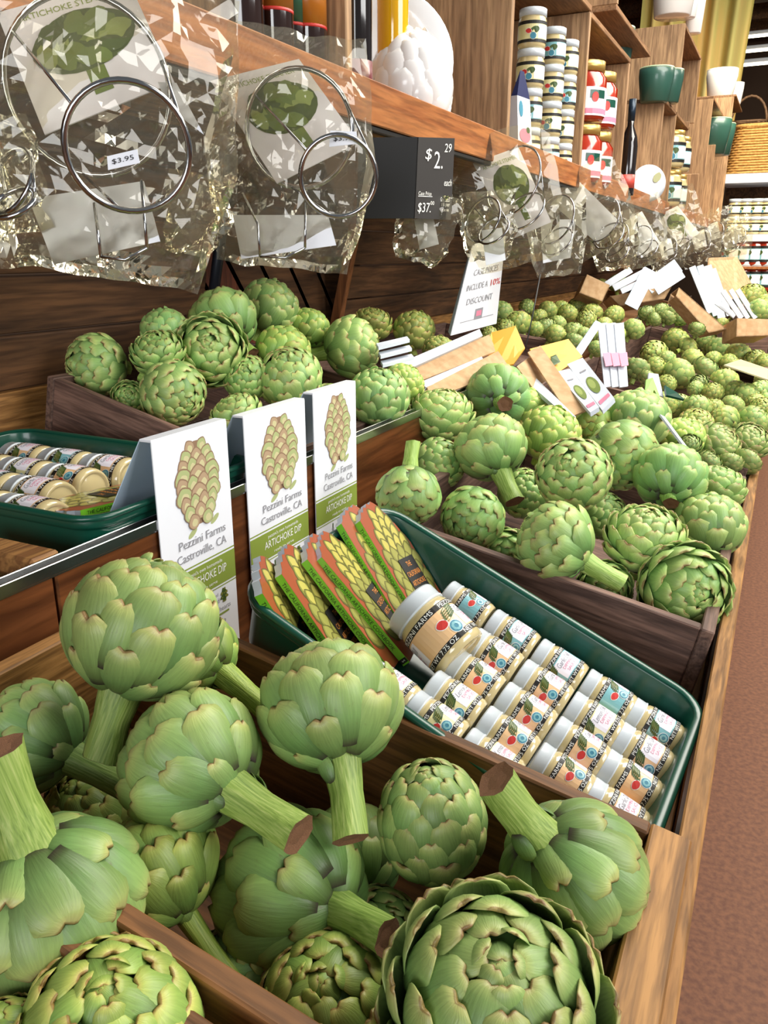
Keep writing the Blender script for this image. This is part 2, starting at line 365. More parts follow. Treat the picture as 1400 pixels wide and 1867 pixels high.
# ------------------------------------------------------------------ display table
T1 = (0.70, -0.03, 0.19)      # rim plane of the front tier: height, x, slope towards the back
T2 = (0.86, -0.62, 0.25)
def tier(px, py, T, lift=0.0):
    n = V((T[2], 0, 1)); return on_plane(px, py, (T[1], 0, T[0] + lift), n)
def tz(x, T): return T[0] + T[2] * (T[1] - x)
table = thing('display_table', 'long two-tiered wooden produce display table with light wooden front rail', 'display table', M.Translation((-.5, 3, 0)))
def part(mb, name, mat, parent): return mb.build(name, mat, parent, parent.matrix_basis.inverted())
def bd(name, mat, x0, x1, y0, y1, z0, z1, parent, bev=.002, tilt=None):
    mx = M.Translation(((x0 + x1) / 2, (y0 + y1) / 2, (z0 + z1) / 2))
    if tilt: mx = mx @ M.Rotation(tilt, 4, 'Y')
    return part(MB().box((abs(x1 - x0), abs(y1 - y0), abs(z1 - z0)), mx, 0, bev), name, mat, parent)
YE = 6.2
bd('front_rail', W_LIGHT, -.0195, .0, -.3, 2.42, .575, .68, table)
bd('front_rail', W_LIGHT, -.0195, .0, 2.424, YE, .575, .68, table)
for i in range(5): bd('apron_panel', W_RISER, -.03, -.016, -.3 + i * 1.3, .995 + i * 1.3, .0, .574, table)
for i in range(4):
    x1 = -.035 - i * .138; mid = x1 - .067
    bd('deck_board', W_CRATEY, x1 - .134, x1, -.3, YE, tz(mid, T1) - .20, tz(mid, T1) - .185, table, tilt=math.atan(T1[2]))
ys = [-.3, .505, 1.05, 2.3, 3.5, 4.8, YE]
for a, b in zip(ys, ys[1:]): bd('riser_panel', W_RISER, -.618, -.602, a, b - .003, .45, .853, table)
part(MB().box((.016, YE + .3, .004), M.Translation((-.608, YE / 2 - .15, .854)), bev=0).box((.003, YE + .3, .012), M.Translation((-.6, YE / 2 - .15, .86)), bev=.0008).box((.003, YE + .3, .012), M.Translation((-.616, YE / 2 - .15, .86)), bev=.0008), 'chrome_channel', MCHROME, table)
for i in range(4): bd('rear_deck_board', W_CRATEY, -.62 - (i + 1) * .13 + .003, -.62 - i * .13, -.3, YE, .785, .80, table)
bd('rear_rail', W_LIGHT, -1.165, -1.142, -.3, YE, .78, .93, table)
bd('rear_panel', W_RISER, -1.14, -1.12, -.3, YE, .0, .78, table)
# ------------------------------------------------------------------ crates
def crate(label, x0, x1, y0, y1, T, h, th, mside, mlong, front_th=None, rise=0.0, group=None, name='produce_crate', dividers=(), far=True):
    sl = math.atan(T[2]); c, s = math.cos(sl), math.sin(sl)
    mx = frame((x1, y0, tz(x1, T) + rise), (c, 0, -s), (0, 1, 0), (s, 0, c))
    r = thing(name, label, 'crate', mx, group)
    L = (x1 - x0) / c; W = y1 - y0; ft = front_th or th
    def b(nm, mat, sx, sy, sz, cx, cy, cz): MB().box((sx, sy, sz), M.Translation((cx, cy, cz)), 0, .0018).build(nm, mat, r)
    b('front_board', mlong, ft, W, h, -ft / 2, W / 2, -h / 2)
    b('back_board', mlong, th, W, h, -L + th / 2, W / 2, -h / 2)
    b('side_board', mside, L - ft - th - .001, th, h, -L / 2 + (th - ft) / 2, th / 2, -h / 2)
    if far: b('side_board', mside, L - ft - th - .001, th, h, -L / 2 + (th - ft) / 2, W - th / 2, -h / 2)
    for d in dividers: b('divider_board', mside, L - ft - th - .001, th * .8, h - .006, -L / 2 + (th - ft) / 2, d - y0, -h / 2 - .003)
    n = 4
    for i in range(n): b('floor_board', mside, (L - ft - th) / n - .002, W - 2 * th - .001, .008, -ft - (L - ft - th) * (i + .5) / n, W / 2, -h + .004)
    return r
crate('light brown wooden crate nearest the lens, heaped with big artichokes', -.585, -.008, .278, .590, (.70, -.03, .19), .17, .016, W_CRATE, W_LIGHT, .033)
crate('wooden crate cut off by the bottom left corner of the photo', -.585, -.045, -.03, .261, (.70, -.03, .19), .17, .014, W_CRATE, W_CRATEY)
crate('dark stained wooden crate of artichokes behind the green tray of jars', -.50, -.022, .985, 1.80, (.70, -.022, .19), .15, .017, W_DARK, W_DARKY)
crate('dark wooden crate behind the first dark crate, small artichokes in it', -.59, -.022, 1.87, 2.98, (.70, -.022, .19), .14, .017, W_DARK, W_DARKY, dividers=(2.42,))
crate('dark wooden crate far along the front tier under the recipe cards', -.59, -.022, 3.03, 4.2, (.70, -.022, .19), .14, .017, W_DARK, W_DARKY)
crate('last dark crate at the far end of the front tier', -.59, -.022, 4.25, 5.6, (.70, -.022, .19), .14, .017, W_DARK, W_DARKY)
crate('dark stained crate on the rear tier with artichokes beside the left green tray', -1.075, -.66, .938, 1.52, (.855, -.66, .25), .098, .016, W_DARK, W_DARKY)
crate('rear tier crate behind the yellow box of recipe packets', -1.10, -.64, 1.60, 2.75, (.858, -.64, .12), .07, .016, W_DARK, W_DARKY)
crate('rear tier crate of small artichokes behind the leaning white packets', -1.08, -.64, 2.82, 3.75, (.85, -.64, .13), .07, .016, W_DARK, W_DARKY)
crate('farthest rear tier crate, wooden end board showing below the hanging bags', -1.08, -.64, 3.82, 5.6, (.85, -.64, .16), .07, .018, W_CRATE, W_CRATEY)
crate('small raised dark crate behind the right edge carton', -.20, -.025, 3.98, 4.9, (.895, -.025, .0), .18, .014, W_DARK, W_DARKY)
b = thing('wooden_block', 'short light wooden block at the left edge in front of the left tray', 'block', M.Translation((-.70, .5, .80)))
p = on_z(86, 1012, .868)
b.matrix_basis = M.Translation((p.x, p.y, .80))
MB().box((.13, .035, .022), M.Translation((-.067, 0, .057)), 0, .003).build('top_slat', W_CRATEY, b)
MB().box((.02, .03, .046), M.Translation((-.012, 0, .023)), 0, .002).build('foot', W_CRATEY, b); MB().box((.02, .03, .046), M.Translation((-.11, 0, .023)), 0, .002).build('foot', W_CRATEY, b)
# ------------------------------------------------------------------ shelf above
shelf = thing('shelf_unit', 'long wooden shelf with brown front rail above the artichoke display', 'shelf', M.Translation((-.85, 3, 1.35)))
XF = -.68
bd('front_rail', W_RAIL, XF - .018, XF, -.4, 9.3, 1.362, 1.432, shelf)
bd('shelf_board', W_PANELY, XF - .34, XF - .018, -.4, 9.3, 1.372, 1.392, shelf)
bd('back_board', W_PANEL, XF - .36, XF - .34, -.4, 9.3, 1.372, 1.74, shelf)
bd('black_strip', MBLACK, XF - .016, XF - .004, -.4, 9.3, 1.352, 1.362, shelf)
def divider(y, z0, z1, w=.33, th=.02, mat=None, xf=XF - .002): bd('divider_panel', mat or W_PANEL, xf - w, xf, y, y + th, z0, z1, shelf, .002)
def topb(y0, y1, z, xf=XF - .002, w=.33): bd('box_top_board', W_PANELY, xf - w, xf, y0, y1, z, z + .018, shelf, .002)
divider(1.262, 1.392, 1.80, .33)
divider(2.10, 1.392, 1.90)
divider(2.90, 1.392, 1.885); topb(2.10, 2.92, 1.887)
divider(3.62, 1.392, 1.87); topb(2.921, 3.64, 1.872)
divider(3.30, 2.0, 2.4, .3); bd('box_base_board', W_PANELY, XF - .3, XF - .003, 3.30, 4.1, 1.98, 2.0, shelf)
divider(4.62, 1.392, 1.88, .2)
divider(5.10, 1.392, 2.33, .36); topb(5.12, 6.0, 2.312)
divider(5.72, 1.392, 1.93, .2); topb(4.64, 5.74, 1.882)
divider(5.95, 1.95, 2.33, .2)
divider(7.0, 1.392, 2.25, .44); divider(8.0, 1.392, 1.92, .3, ); divider(7.6, 1.392, 2.0, .3); divider(9.0, 1.392, 2.1, .25); topb(7.0, 9.0, 2.25)
divider(6.6, 1.392, 1.70, .3)
# sloping dark plank panels under the shelf
def sloped(y0, y1, n, k=.25, z0=.93, z1=1.40, x1=-1.045):
    dz = (z1 - z0) / n
    for i in range(n):
        za, zb = z1 - dz * i, z1 - dz * (i + 1); xm = x1 - k * (z1 - (za + zb) / 2)
        bd('plank', W_PLANK, xm - .007, xm + .007, y0, y1, zb + .0012, za - .0012, shelf, .002, tilt=math.atan(k))
sloped(-.4, 1.42, 5)
sloped(2.06, 4.1, 5); sloped(4.13, 7.4, 5)
part(MB().tube([(-1.05, 1.445, 1.34), (-1.15, 1.445, .93)], .012, 6), 'support_strut', plain('dark_steel', '#2b2f38', 0.4, 0.5), shelf)
part(MB().box((.03, .022, .42), M.Translation((-1.10, 2.035, 1.14)) @ M.Rotation(R_(14), 4, 'Y'), 0, .002), 'support_strut', wood('brace_wood', '#7a4a28', '#9a6238', 'z', 0.8), shelf)
for i in range(7):
    part(MB().box((.014, .12, .62), M.Translation((-1.20, 1.42 + i * .13, 1.12)) @ M.Rotation(R_(38), 4, 'X'), 0, .002), 'plank', W_PLANK if i > 1 else W_RED, shelf)
bd('lower_board', W_RAIL, -1.20, -1.17, 2.9, 7.4, .86, .96, shelf)
# ------------------------------------------------------------------ artichokes
WP = [(0, .50), (.18, .78), (.42, 1.0), (.60, .985), (.74, .93), (.86, .79), (.94, .58), (1.0, .26)]
def wprof(a):
    for (p, q), (r, s) in zip(WP, WP[1:]):
        if a <= r: return q + (s - q) * (a - p) / (r - p)
    return WP[-1][1]
def bract_geo(nu, nv, var=0, thick=True):
    rg = random.Random(40 + var); L, W = 0.98, 0.405 * (1 + .05 * (var - 1)); vs = []; tv = []; uv = []; fs = []
    skew = rg.uniform(-.03, .03); notch = (.06, .085, .035, .05)[var % 4]; Rc = (.56, .50, .66, .6)[var % 4]; Rl = (1.1, 1.25, 1.0, .95)[var % 4]
    for side in ((0, 1) if thick else (0,)):
        for j in range(nv + 1):
            a = (j / nv) ** .9
            for i in range(nu + 1):
                b = (i / nu - .5) * 2
                x = b * W * wprof(a) + skew * a * a; y = (a - .45) * L
                z = -y * y / (2 * Rl) - x * x / (2 * Rc)
                if a > .8: y -= notch * max(0, 1 - abs(b) * 1.6) * ((a - .8) / .2) ** 2; z -= .03 * ((a - .8) / .2) ** 2
                z += .012 * math.sin(a * 5 + var) * b
                bel = (1 - b * b) ** .8 * (.075 * (1 - .55 * a))
                z += bel + .012 if side == 0 else -.008
                vs.append((x, y, z)); tv.append(a if abs(b) < .99 else min(1, a + .02)); uv.append((b * .5 + .5, a))
    m = (nu + 1) * (nv + 1)
    for j in range(nv):
        for i in range(nu):
            p = j * (nu + 1) + i; q = p + nu + 1
            fs.append((p, p + 1, q + 1, q))
            if thick: fs.append((m + p, m + q, m + q + 1, m + p + 1))
    if thick:
        e = list(range(nu + 1)) + [j * (nu + 1) + nu for j in range(1, nv + 1)] + [nv * (nu + 1) + i for i in range(nu - 1, -1, -1)] + [j * (nu + 1) for j in range(nv - 1, 0, -1)]
        for a, b in zip(e, e[1:] + e[:1]): fs.append((b, a, m + a, m + b))
    return vs, fs, tv, uv
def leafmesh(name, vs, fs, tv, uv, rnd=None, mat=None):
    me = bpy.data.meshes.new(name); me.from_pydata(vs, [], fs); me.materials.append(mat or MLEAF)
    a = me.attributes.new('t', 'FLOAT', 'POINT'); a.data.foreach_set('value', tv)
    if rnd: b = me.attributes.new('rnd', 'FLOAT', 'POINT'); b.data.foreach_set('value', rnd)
    ul = me.uv_layers.new(name='UVMap'); li = [0] * len(me.loops); me.loops.foreach_get('vertex_index', li)
    fl = []
    for i in li: fl += uv[i]
    ul.data.foreach_set('uv', fl); me.polygons.foreach_set('use_smooth', [True] * len(me.polygons)); me.update(); return me
GEO = {0: [bract_geo(6, 9, v) for v in range(4)], 1: [bract_geo(4, 6, v) for v in range(4)], 2: [bract_geo(3, 4, v, False) for v in range(4)]}
BM = {l: [leafmesh('bract', *g) for g in GEO[l]] for l in (0, 1)}
def layout(n=54, asp=.95, openn=.0, peak=.0, seed=0, big=1.0):
    """bract placements on a globe of radius 1, stem towards -Z, tip towards +Z"""
    rg = random.Random(seed); out = []; ga = math.pi * (3 - math.sqrt(5))
    def P(ph):
        r = math.sin(ph) ** .92 if 0 < ph < math.pi else 0
        z = -math.cos(ph) * (asp if ph < math.pi / 2 else asp * (1 + peak))
        return r, z
    for i in range(n):
        s = (i + .5) / n; ph = math.acos(1 - 2 * (0.015 + s * .965)); th = i * ga + rg.uniform(-.08, .08)
        r, z = P(ph); r2, z2 = P(ph + .02); tr, tzz = r2 - r, z2 - z; l = math.hypot(tr, tzz); tr /= l; tzz /= l
        sz = (.62 + .5 * min(1, ph / .95)) if ph < .95 else (1.12 if ph < 1.65 else 1.12 - .60 * ((ph - 1.65) / (math.pi - 1.65)) ** .9)
        sz *= .86 * big * rg.uniform(.94, 1.06)
        ct, st = math.cos(th), math.sin(th)
        T = V((tr * ct, tr * st, tzz)); Nn = V((tzz * ct, tzz * st, -tr)); X = T.cross(Nn)
        k = (1 - s); tilt = R_(7) + openn * (R_(24) * math.exp(-((ph - 1.35) / .75) ** 2)) + rg.uniform(-.05, .06)
        rad = .955 - .03 * (ph > 2.2) * (ph - 2.2)
        o = V((r * ct, r * st, z)) * rad + Nn * (.02 * k + openn * .05 * math.exp(-((ph - 1.35) / .7) ** 2))
        m = frame(o, X, T, Nn) @ M.Rotation(tilt, 4, 'X') @ M.Rotation(rg.uniform(-.09, .09), 4, 'Z') @ M.Scale(sz, 4)
        out.append((rg.randrange(4), m, ph))
    top = P(math.pi * .999)[1]
    for i in range(9):      # tight bud of small bracts closing the tip
        th = i * ga + .4; ct, st = math.cos(th), math.sin(th); q = .05 + .024 * i; lean = R_(18 + 7 * i)
        T = V((-ct * math.sin(lean * .2) , -st * math.sin(lean * .2), 1)); T = V((-ct * math.cos(lean) , -st * math.cos(lean), math.sin(lean) + .15)).normalized(); Nn = V((ct, st, .35)); Nn = (Nn - T * Nn.dot(T)).normalized()
        o = V((ct * q * 1.7, st * q * 1.7, top * .93 - .012 * i))
        out.append((i % 4, frame(o, T.cross(Nn), T, Nn) @ M.Scale(.34 + .012 * i, 4), 3.0))
    return out
TPL = {
    'round': [layout(54, .94, .10, .0, s) for s in (1, 2)],
    'base': [layout(50, .92, .30, .05, s, 1.08) for s in (3, 4)],
    'open': [layout(58, .92, .80, .0, s, 1.04) for s in (5, 6)],
    'tall': [layout(58, 1.16, .05, .12, s, 1.0) for s in (7, 8)],
}
def joined(tp, mat=None, lod=2):
    key = ('j', tp, id(mat), lod)
    if key in TPL: return TPL[key]
    vs, fs, tv, uv, rn = [], [], [], [], []
    for k, (var, m, ph) in enumerate(TPL[tp][0]):
        g = GEO[lod][var]; n = len(vs); vs += [tuple(m @ V(v)) for v in g[0]]; fs += [tuple(i + n for i in f) for f in g[1]]; tv += g[2]; uv += g[3]; rn += [(k * .618) % 1.0] * len(g[0])
    TPL[key] = leafmesh('bracts', vs, fs, tv, uv, rn, mat); return TPL[key]
_c = MB(); _c.lathe([(0, -.86)] + [(.80 * math.sin(q * .3), -.84 * math.cos(q * .3)) for q in range(1, 10)] + [(0, .80)], 14); CORE = _c.mesh('core', MCORE)
def stem_mesh(L, r, bend, n=14, hi=True):
    m = MB(); k = 9 if hi else 5; vs = []; fs = []; n = n if hi else 8
    for i in range(k + 1):
        f = i / k; z = -.80 - f * L; x = bend * f * f; rr = r * (1.12 - .27 * min(1, f * 2.2) + .10 * f)
        for j in range(n):
            q = 2 * math.pi * j / n; w = rr * (1 + .05 * math.cos(q * 5 + .7) + .03 * math.sin(q * 9 + f))
            vs.append((x + w * math.cos(q), w * math.sin(q), z))
        if i: fs += [((i - 1) * n + j, i * n + j, i * n + (j + 1) % n, (i - 1) * n + (j + 1) % n) for j in range(n)]
    m.add(vs, fs, 0, True)
    end = [V(v) for v in vs[-n:]]; c = sum(end, V()) / n
    return m.mesh('stem', MSTEM), MB().add([tuple(c + (v - c) * 1.02 + V((0, 0, -.002))) for v in end] + [tuple(c + (v - c) * .55 + V((0, 0, .03))) for v in end] + [tuple(c + V((0, 0, .02)))],
        [(j, n + j, n + (j + 1) % n, (j + 1) % n) for j in range(n)] + [(n + j, 2 * n, n + (j + 1) % n) for j in range(n)], 0, False).mesh('cut_end', MCUT)
STEMS = {}
def artichoke(p, D, tip, tpl='round', label='', spin=0.0, stem=.9, sr=.24, bend=.1, tint=(1, 1, 1), lod=1, group=None, leaves=0, name='artichoke'):
    """one artichoke: centre p, diameter D, tip direction; lod 0/1 = every bract an object, 2 = bracts joined"""
    mx = frame_z(p, tip, (0, 0, 1), spin) @ M.Scale(D / 2 / 1.03, 4)
    r = thing(name, label, 'artichoke', mx, group)
    if lod < 2: link('core', CORE, r).color = (1, 1, 1, 1)
    rg = random.Random(int(p.x * 9999) ^ int(p.y * 7777)); cr = tuple(tint) + (1,)
    if lod < 2:
        lay = TPL[tpl][rg.randrange(len(TPL[tpl]))]
        for var, m, ph in lay:
            o = bpy.data.objects.new('bract', BM[lod][var]); o.parent = r; o.matrix_basis = m; o.color = cr; col.objects.link(o)
        for i in range(leaves):
            a = rg.uniform(0, 6.28) if i else -1.2; f = .12 + .32 * i / max(1, leaves)
            x = V((math.cos(a), math.sin(a), 0)); ax = V((0, 0, 1)); n = (x * .9 - ax * .35).normalized(); y = (ax * .9 + x * .35).normalized()
            o = bpy.data.objects.new('bract', BM[lod][i % 4]); o.parent = r; o.color = cr; col.objects.link(o)
            o.matrix_basis = frame(x * sr * 1.22 + ax * (-.80 - stem * f + .14) + V((bend * f * f, 0, 0)), y.cross(n), y, n) @ M.Scale(.46, 4)
    else:
        o = link('bracts', joined(tpl), r); o.color = cr
    if stem > 0:
        key = (round(stem, 2), round(sr, 2), round(bend, 2), lod)
        if key not in STEMS: STEMS[key] = stem_mesh(stem, sr, bend, 14, lod < 2)
        s, c = STEMS[key]; so = link('stem', s, r); so.color = cr
        if lod < 2: link('cut_end', c, so)
    return r
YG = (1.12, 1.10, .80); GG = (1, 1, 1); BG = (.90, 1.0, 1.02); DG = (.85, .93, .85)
def put(px, py, d, lift, T, tip, tpl, label, D=None, **kw):
    p = tier(px, py, T, lift); dep = (p - CAM).dot(FW); D0 = d * dep / FPX
    if D: p = at(px, py, FPX * D / d); D0 = D
    return artichoke(p, D0, cdir(*tip), tpl, label, **kw)
# foreground crate
fg = [
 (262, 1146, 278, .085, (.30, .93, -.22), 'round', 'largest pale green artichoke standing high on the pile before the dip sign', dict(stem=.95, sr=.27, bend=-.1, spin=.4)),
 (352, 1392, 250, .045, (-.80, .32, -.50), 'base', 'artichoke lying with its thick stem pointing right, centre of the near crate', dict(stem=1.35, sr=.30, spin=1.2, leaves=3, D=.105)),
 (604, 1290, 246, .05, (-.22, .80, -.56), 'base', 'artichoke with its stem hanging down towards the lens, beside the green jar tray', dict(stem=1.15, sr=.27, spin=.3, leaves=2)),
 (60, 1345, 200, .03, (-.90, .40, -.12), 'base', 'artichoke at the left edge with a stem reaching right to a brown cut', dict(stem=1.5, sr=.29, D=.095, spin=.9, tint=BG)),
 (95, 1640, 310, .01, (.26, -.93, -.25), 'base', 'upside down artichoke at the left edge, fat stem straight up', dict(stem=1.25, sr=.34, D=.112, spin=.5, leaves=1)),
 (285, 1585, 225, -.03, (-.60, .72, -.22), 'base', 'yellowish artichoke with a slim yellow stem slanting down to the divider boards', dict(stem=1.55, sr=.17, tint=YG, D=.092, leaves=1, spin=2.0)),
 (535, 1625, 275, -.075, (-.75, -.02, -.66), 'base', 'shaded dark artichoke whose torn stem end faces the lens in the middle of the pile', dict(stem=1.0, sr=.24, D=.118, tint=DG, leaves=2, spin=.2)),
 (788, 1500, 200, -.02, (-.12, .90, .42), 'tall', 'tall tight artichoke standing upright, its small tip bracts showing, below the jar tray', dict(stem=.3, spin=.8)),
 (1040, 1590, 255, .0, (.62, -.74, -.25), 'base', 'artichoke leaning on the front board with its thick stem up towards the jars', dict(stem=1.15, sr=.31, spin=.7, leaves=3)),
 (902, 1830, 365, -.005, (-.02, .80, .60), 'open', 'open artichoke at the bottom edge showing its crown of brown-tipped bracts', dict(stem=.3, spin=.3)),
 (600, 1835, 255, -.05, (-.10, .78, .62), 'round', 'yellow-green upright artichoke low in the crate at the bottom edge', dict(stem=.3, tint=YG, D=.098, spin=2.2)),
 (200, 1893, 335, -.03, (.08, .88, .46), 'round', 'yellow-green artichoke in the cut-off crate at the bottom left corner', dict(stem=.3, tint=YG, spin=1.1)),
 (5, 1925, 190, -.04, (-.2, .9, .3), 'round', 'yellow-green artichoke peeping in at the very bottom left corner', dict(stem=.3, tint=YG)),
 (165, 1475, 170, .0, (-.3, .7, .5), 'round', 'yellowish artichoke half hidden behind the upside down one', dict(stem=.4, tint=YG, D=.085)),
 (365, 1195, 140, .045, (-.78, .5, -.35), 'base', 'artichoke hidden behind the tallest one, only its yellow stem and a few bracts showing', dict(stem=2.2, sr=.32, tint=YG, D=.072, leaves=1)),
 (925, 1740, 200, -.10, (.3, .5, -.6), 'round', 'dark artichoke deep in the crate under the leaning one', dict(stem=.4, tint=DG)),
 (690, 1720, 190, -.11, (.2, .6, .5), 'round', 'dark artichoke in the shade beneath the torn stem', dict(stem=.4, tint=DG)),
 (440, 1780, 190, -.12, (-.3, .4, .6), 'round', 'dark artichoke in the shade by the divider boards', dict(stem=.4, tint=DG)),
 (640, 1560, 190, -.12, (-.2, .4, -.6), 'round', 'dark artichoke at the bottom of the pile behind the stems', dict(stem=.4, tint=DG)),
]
for px, py, d, l, tip, tp, lab, kw in fg: put(px, py, d, l, (.70, -.03, .19), tip, tp, lab, lod=0, **{**kw, 'tint': tuple(a * b for a, b in zip(kw.get('tint', GG), (.74, .81, .72)))})  # tint darkens the near pile: its shade is put into the leaf colour
TC = (.70, -.03, .19)
cc = [
 (745, 903, 118, .03, (-.05, -.95, .22), 'round', 'artichoke standing on its head, stem up, at the left corner of the dark crate', dict(stem=1.0, sr=.25)),
 (862, 944, 118, .01, (-.55, -.55, .62), 'round', 'dark-edged artichoke tipped left beside the green tray rim', dict(stem=.4, tint=DG)),
 (895, 818, 126, .05, (-.28, .86, -.42), 'base', 'artichoke with a thick stem hanging down to the right in the dark crate', dict(stem=1.1, sr=.30, leaves=1)),
 (1046, 866, 136, .06, (-.45, .35, .82), 'round', 'round artichoke on top of the pile, centre of the dark crate', dict(stem=.9, tint=GG)),
 (1012, 990, 146, .028, (-.80, .52, -.12), 'base', 'artichoke with its cut stem pointing down right along the crate edge', dict(stem=1.15, sr=.27, leaves=1)),
 (1175, 985, 132, .03, (-.02, .84, .54), 'open', 'upright artichoke with spread bracts between the stemmed one and the right corner', dict(stem=.4)),
 (1246, 1072, 152, .0, (.12, -.10, .99), 'open', 'artichoke facing the lens like a rosette at the right corner of the dark crate', dict(stem=.4, tint=DG)),
 (1292, 958, 128, .02, (.05, .95, -.15), 'round', 'artichoke resting against the front rail above the rosette one', dict(stem=.4)),
 (1133, 830, 132, .07, (.45, -.70, .56), 'round', 'artichoke tipped down right, its tight tip towards the rail', dict(stem=.4)),
 (1222, 872, 122, .07, (.30, .72, -.62), 'base', 'bluish artichoke showing its underside on the right of the pile', dict(stem=.3, tint=BG)),
 (804, 757, 104, .04, (.05, .90, .44), 'open', 'upright artichoke with loose outer bracts at the back of the dark crate', dict(stem=.4)),
 (908, 724, 112, .05, (.02, .35, -.93), 'base', 'artichoke showing its pale stem base to the lens below the cardboard boxes', dict(stem=.35, sr=.26, tint=BG)),
 (800, 845, 96, .0, (.55, .35, .5), 'round', 'artichoke half hidden behind the head-standing one', dict(stem=.4, tint=DG)),
 (1003, 792, 112, .04, (.3, .8, .4), 'round', 'pale artichoke behind the centre one', dict(stem=.4, tint=YG)),
 (1162, 764, 118, .06, (.2, .9, .1), 'round', 'pale artichoke at the back right of the dark crate pile', dict(stem=.4)),
 (1306, 890, 90, .02, (.15, .9, .3), 'open', 'dark spread artichoke by the rail behind the right-hand pile', dict(stem=.4, tint=DG)),
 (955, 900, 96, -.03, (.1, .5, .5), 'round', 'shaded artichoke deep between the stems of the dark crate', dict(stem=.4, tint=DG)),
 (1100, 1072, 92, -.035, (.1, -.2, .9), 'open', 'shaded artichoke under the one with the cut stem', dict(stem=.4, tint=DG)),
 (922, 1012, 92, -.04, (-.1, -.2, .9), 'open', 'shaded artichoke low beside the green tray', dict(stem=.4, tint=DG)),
 (1075, 770, 92, .03, (-.1, -.8, .3), 'round', 'artichoke with an upright pale stem below the packets', dict(stem=.8, tint=YG)),
 (1100, 940, 90, -.02, (.4, .4, .6), 'round', 'shaded artichoke between the centre and the spread one', dict(stem=.4, tint=DG)),
 (1245, 800, 84, .02, (.2, .8, .2), 'round', 'yellowish artichoke in front of the thin white card', dict(stem=.4, tint=YG)),
 (960, 745, 84, .03, (.3, .8, .2), 'round', 'pale artichoke directly below the leaning box', dict(stem=.4, tint=YG)),
]
for px, py, d, l, tip, tp, lab, kw in cc: put(px, py, d, l, TC, tip, tp, lab, lod=1, spin=px * .1, **{**kw, 'tint': tuple(a * b for a, b in zip(kw.get('tint', GG), (1.02, 1.19, 1.06)))})  # brighter, greener tint: stronger light on this crate is put into the colour
ff = [
 (176, 666, 114, .0, (-.66, -.10, .72), 'round', 'artichoke at the left corner of the rear dark crate, tip to the left', dict(stem=.4)),
 (316, 716, 120, .0, (.70, -.42, .55), 'round', 'artichoke with a stub of stem to the left behind the first dip sign', dict(stem=.75, sr=.24, leaves=1)),
 (384, 640, 118, .055, (.10, .12, .98), 'open', 'rosette artichoke facing the lens, front of the rear pile', dict(stem=.3)),
 (288, 645, 86, .05, (-.1, .72, .66), 'open', 'small artichoke with a brownish tip in the rear pile', dict(stem=.4, tint=DG)),
 (300, 602, 86, .07, (-.2, .9, .1), 'round', 'artichoke behind the small brown-tipped one', dict(stem=.4, tint=BG)),
 (408, 588, 120, .09, (-.55, .70, -.3), 'base', 'large pale artichoke behind the rosette one', dict(stem=.7, leaves=1)),
 (492, 560, 106, .10, (.45, .86, .1), 'round', 'topmost artichoke of the rear pile against the dark planks', dict(stem=.5, leaves=1)),
 (517, 640, 100, .06, (.3, .9, .1), 'round', 'pale artichoke in the middle of the rear pile', dict(stem=.4, tint=YG)),
 (528, 690, 118, .035, (-.2, .62, .70), 'round', 'artichoke above the second dip sign', dict(stem=.4)),
 (640, 634, 108, .06, (.93, .2, .05), 'base', 'artichoke with its stem pointing left on the right of the rear pile', dict(stem=1.0, sr=.25)),
 (432, 760, 88, -.02, (-.4, .8, .4), 'open', 'spread artichoke low between the first and second dip signs', dict(stem=.4)),
 (564, 600, 78, .07, (.4, .8, -.2), 'round', 'yellowish artichoke behind the topmost one', dict(stem=.4, tint=YG)),
 (690, 724, 114, .03, (.0, .88, .46), 'round', 'upright artichoke right of the third dip sign', dict(stem=.4, tint=BG)),
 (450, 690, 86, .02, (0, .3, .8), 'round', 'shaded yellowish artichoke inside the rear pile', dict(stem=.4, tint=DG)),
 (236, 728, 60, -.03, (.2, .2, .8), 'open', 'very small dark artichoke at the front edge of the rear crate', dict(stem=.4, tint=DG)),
 (735, 700, 78, .03, (.5, .6, .2), 'round', 'yellow-green artichoke beside the yellow packet box', dict(stem=.4, tint=YG)),
 (600, 740, 84, .0, (.2, .5, .6), 'round', 'shaded artichoke between the second and third dip signs', dict(stem=.4, tint=DG)),
]
for px, py, d, l, tip, tp, lab, kw in ff: put(px, py, d, l, (.868, -.66, .25) if px < 560 or True else T2, tip, tp, lab, lod=1, spin=px * .13, **{**kw, 'tint': tuple(a * b for a, b in zip(kw.get('tint', GG), (1.0, 1.17, 1.04)))})  # rear pile's tint lifted too, painting brighter light into the leaves
for px, py, d, tp, lab in [(678, 592, 66, 'open', 'dark-edged artichoke in the next rear crate, under the dark planks'), (755, 602, 76, 'round', 'bright artichoke in the next rear crate, left of the hanging discount sign'), (800, 640, 60, 'round', 'small yellowish artichoke behind the packet box')]:
    put(px, py, d, .04, (.858, -.64, .16), (.1, .8, .4), tp, lab, lod=1, spin=px * .3, tint=YG, stem=.4)
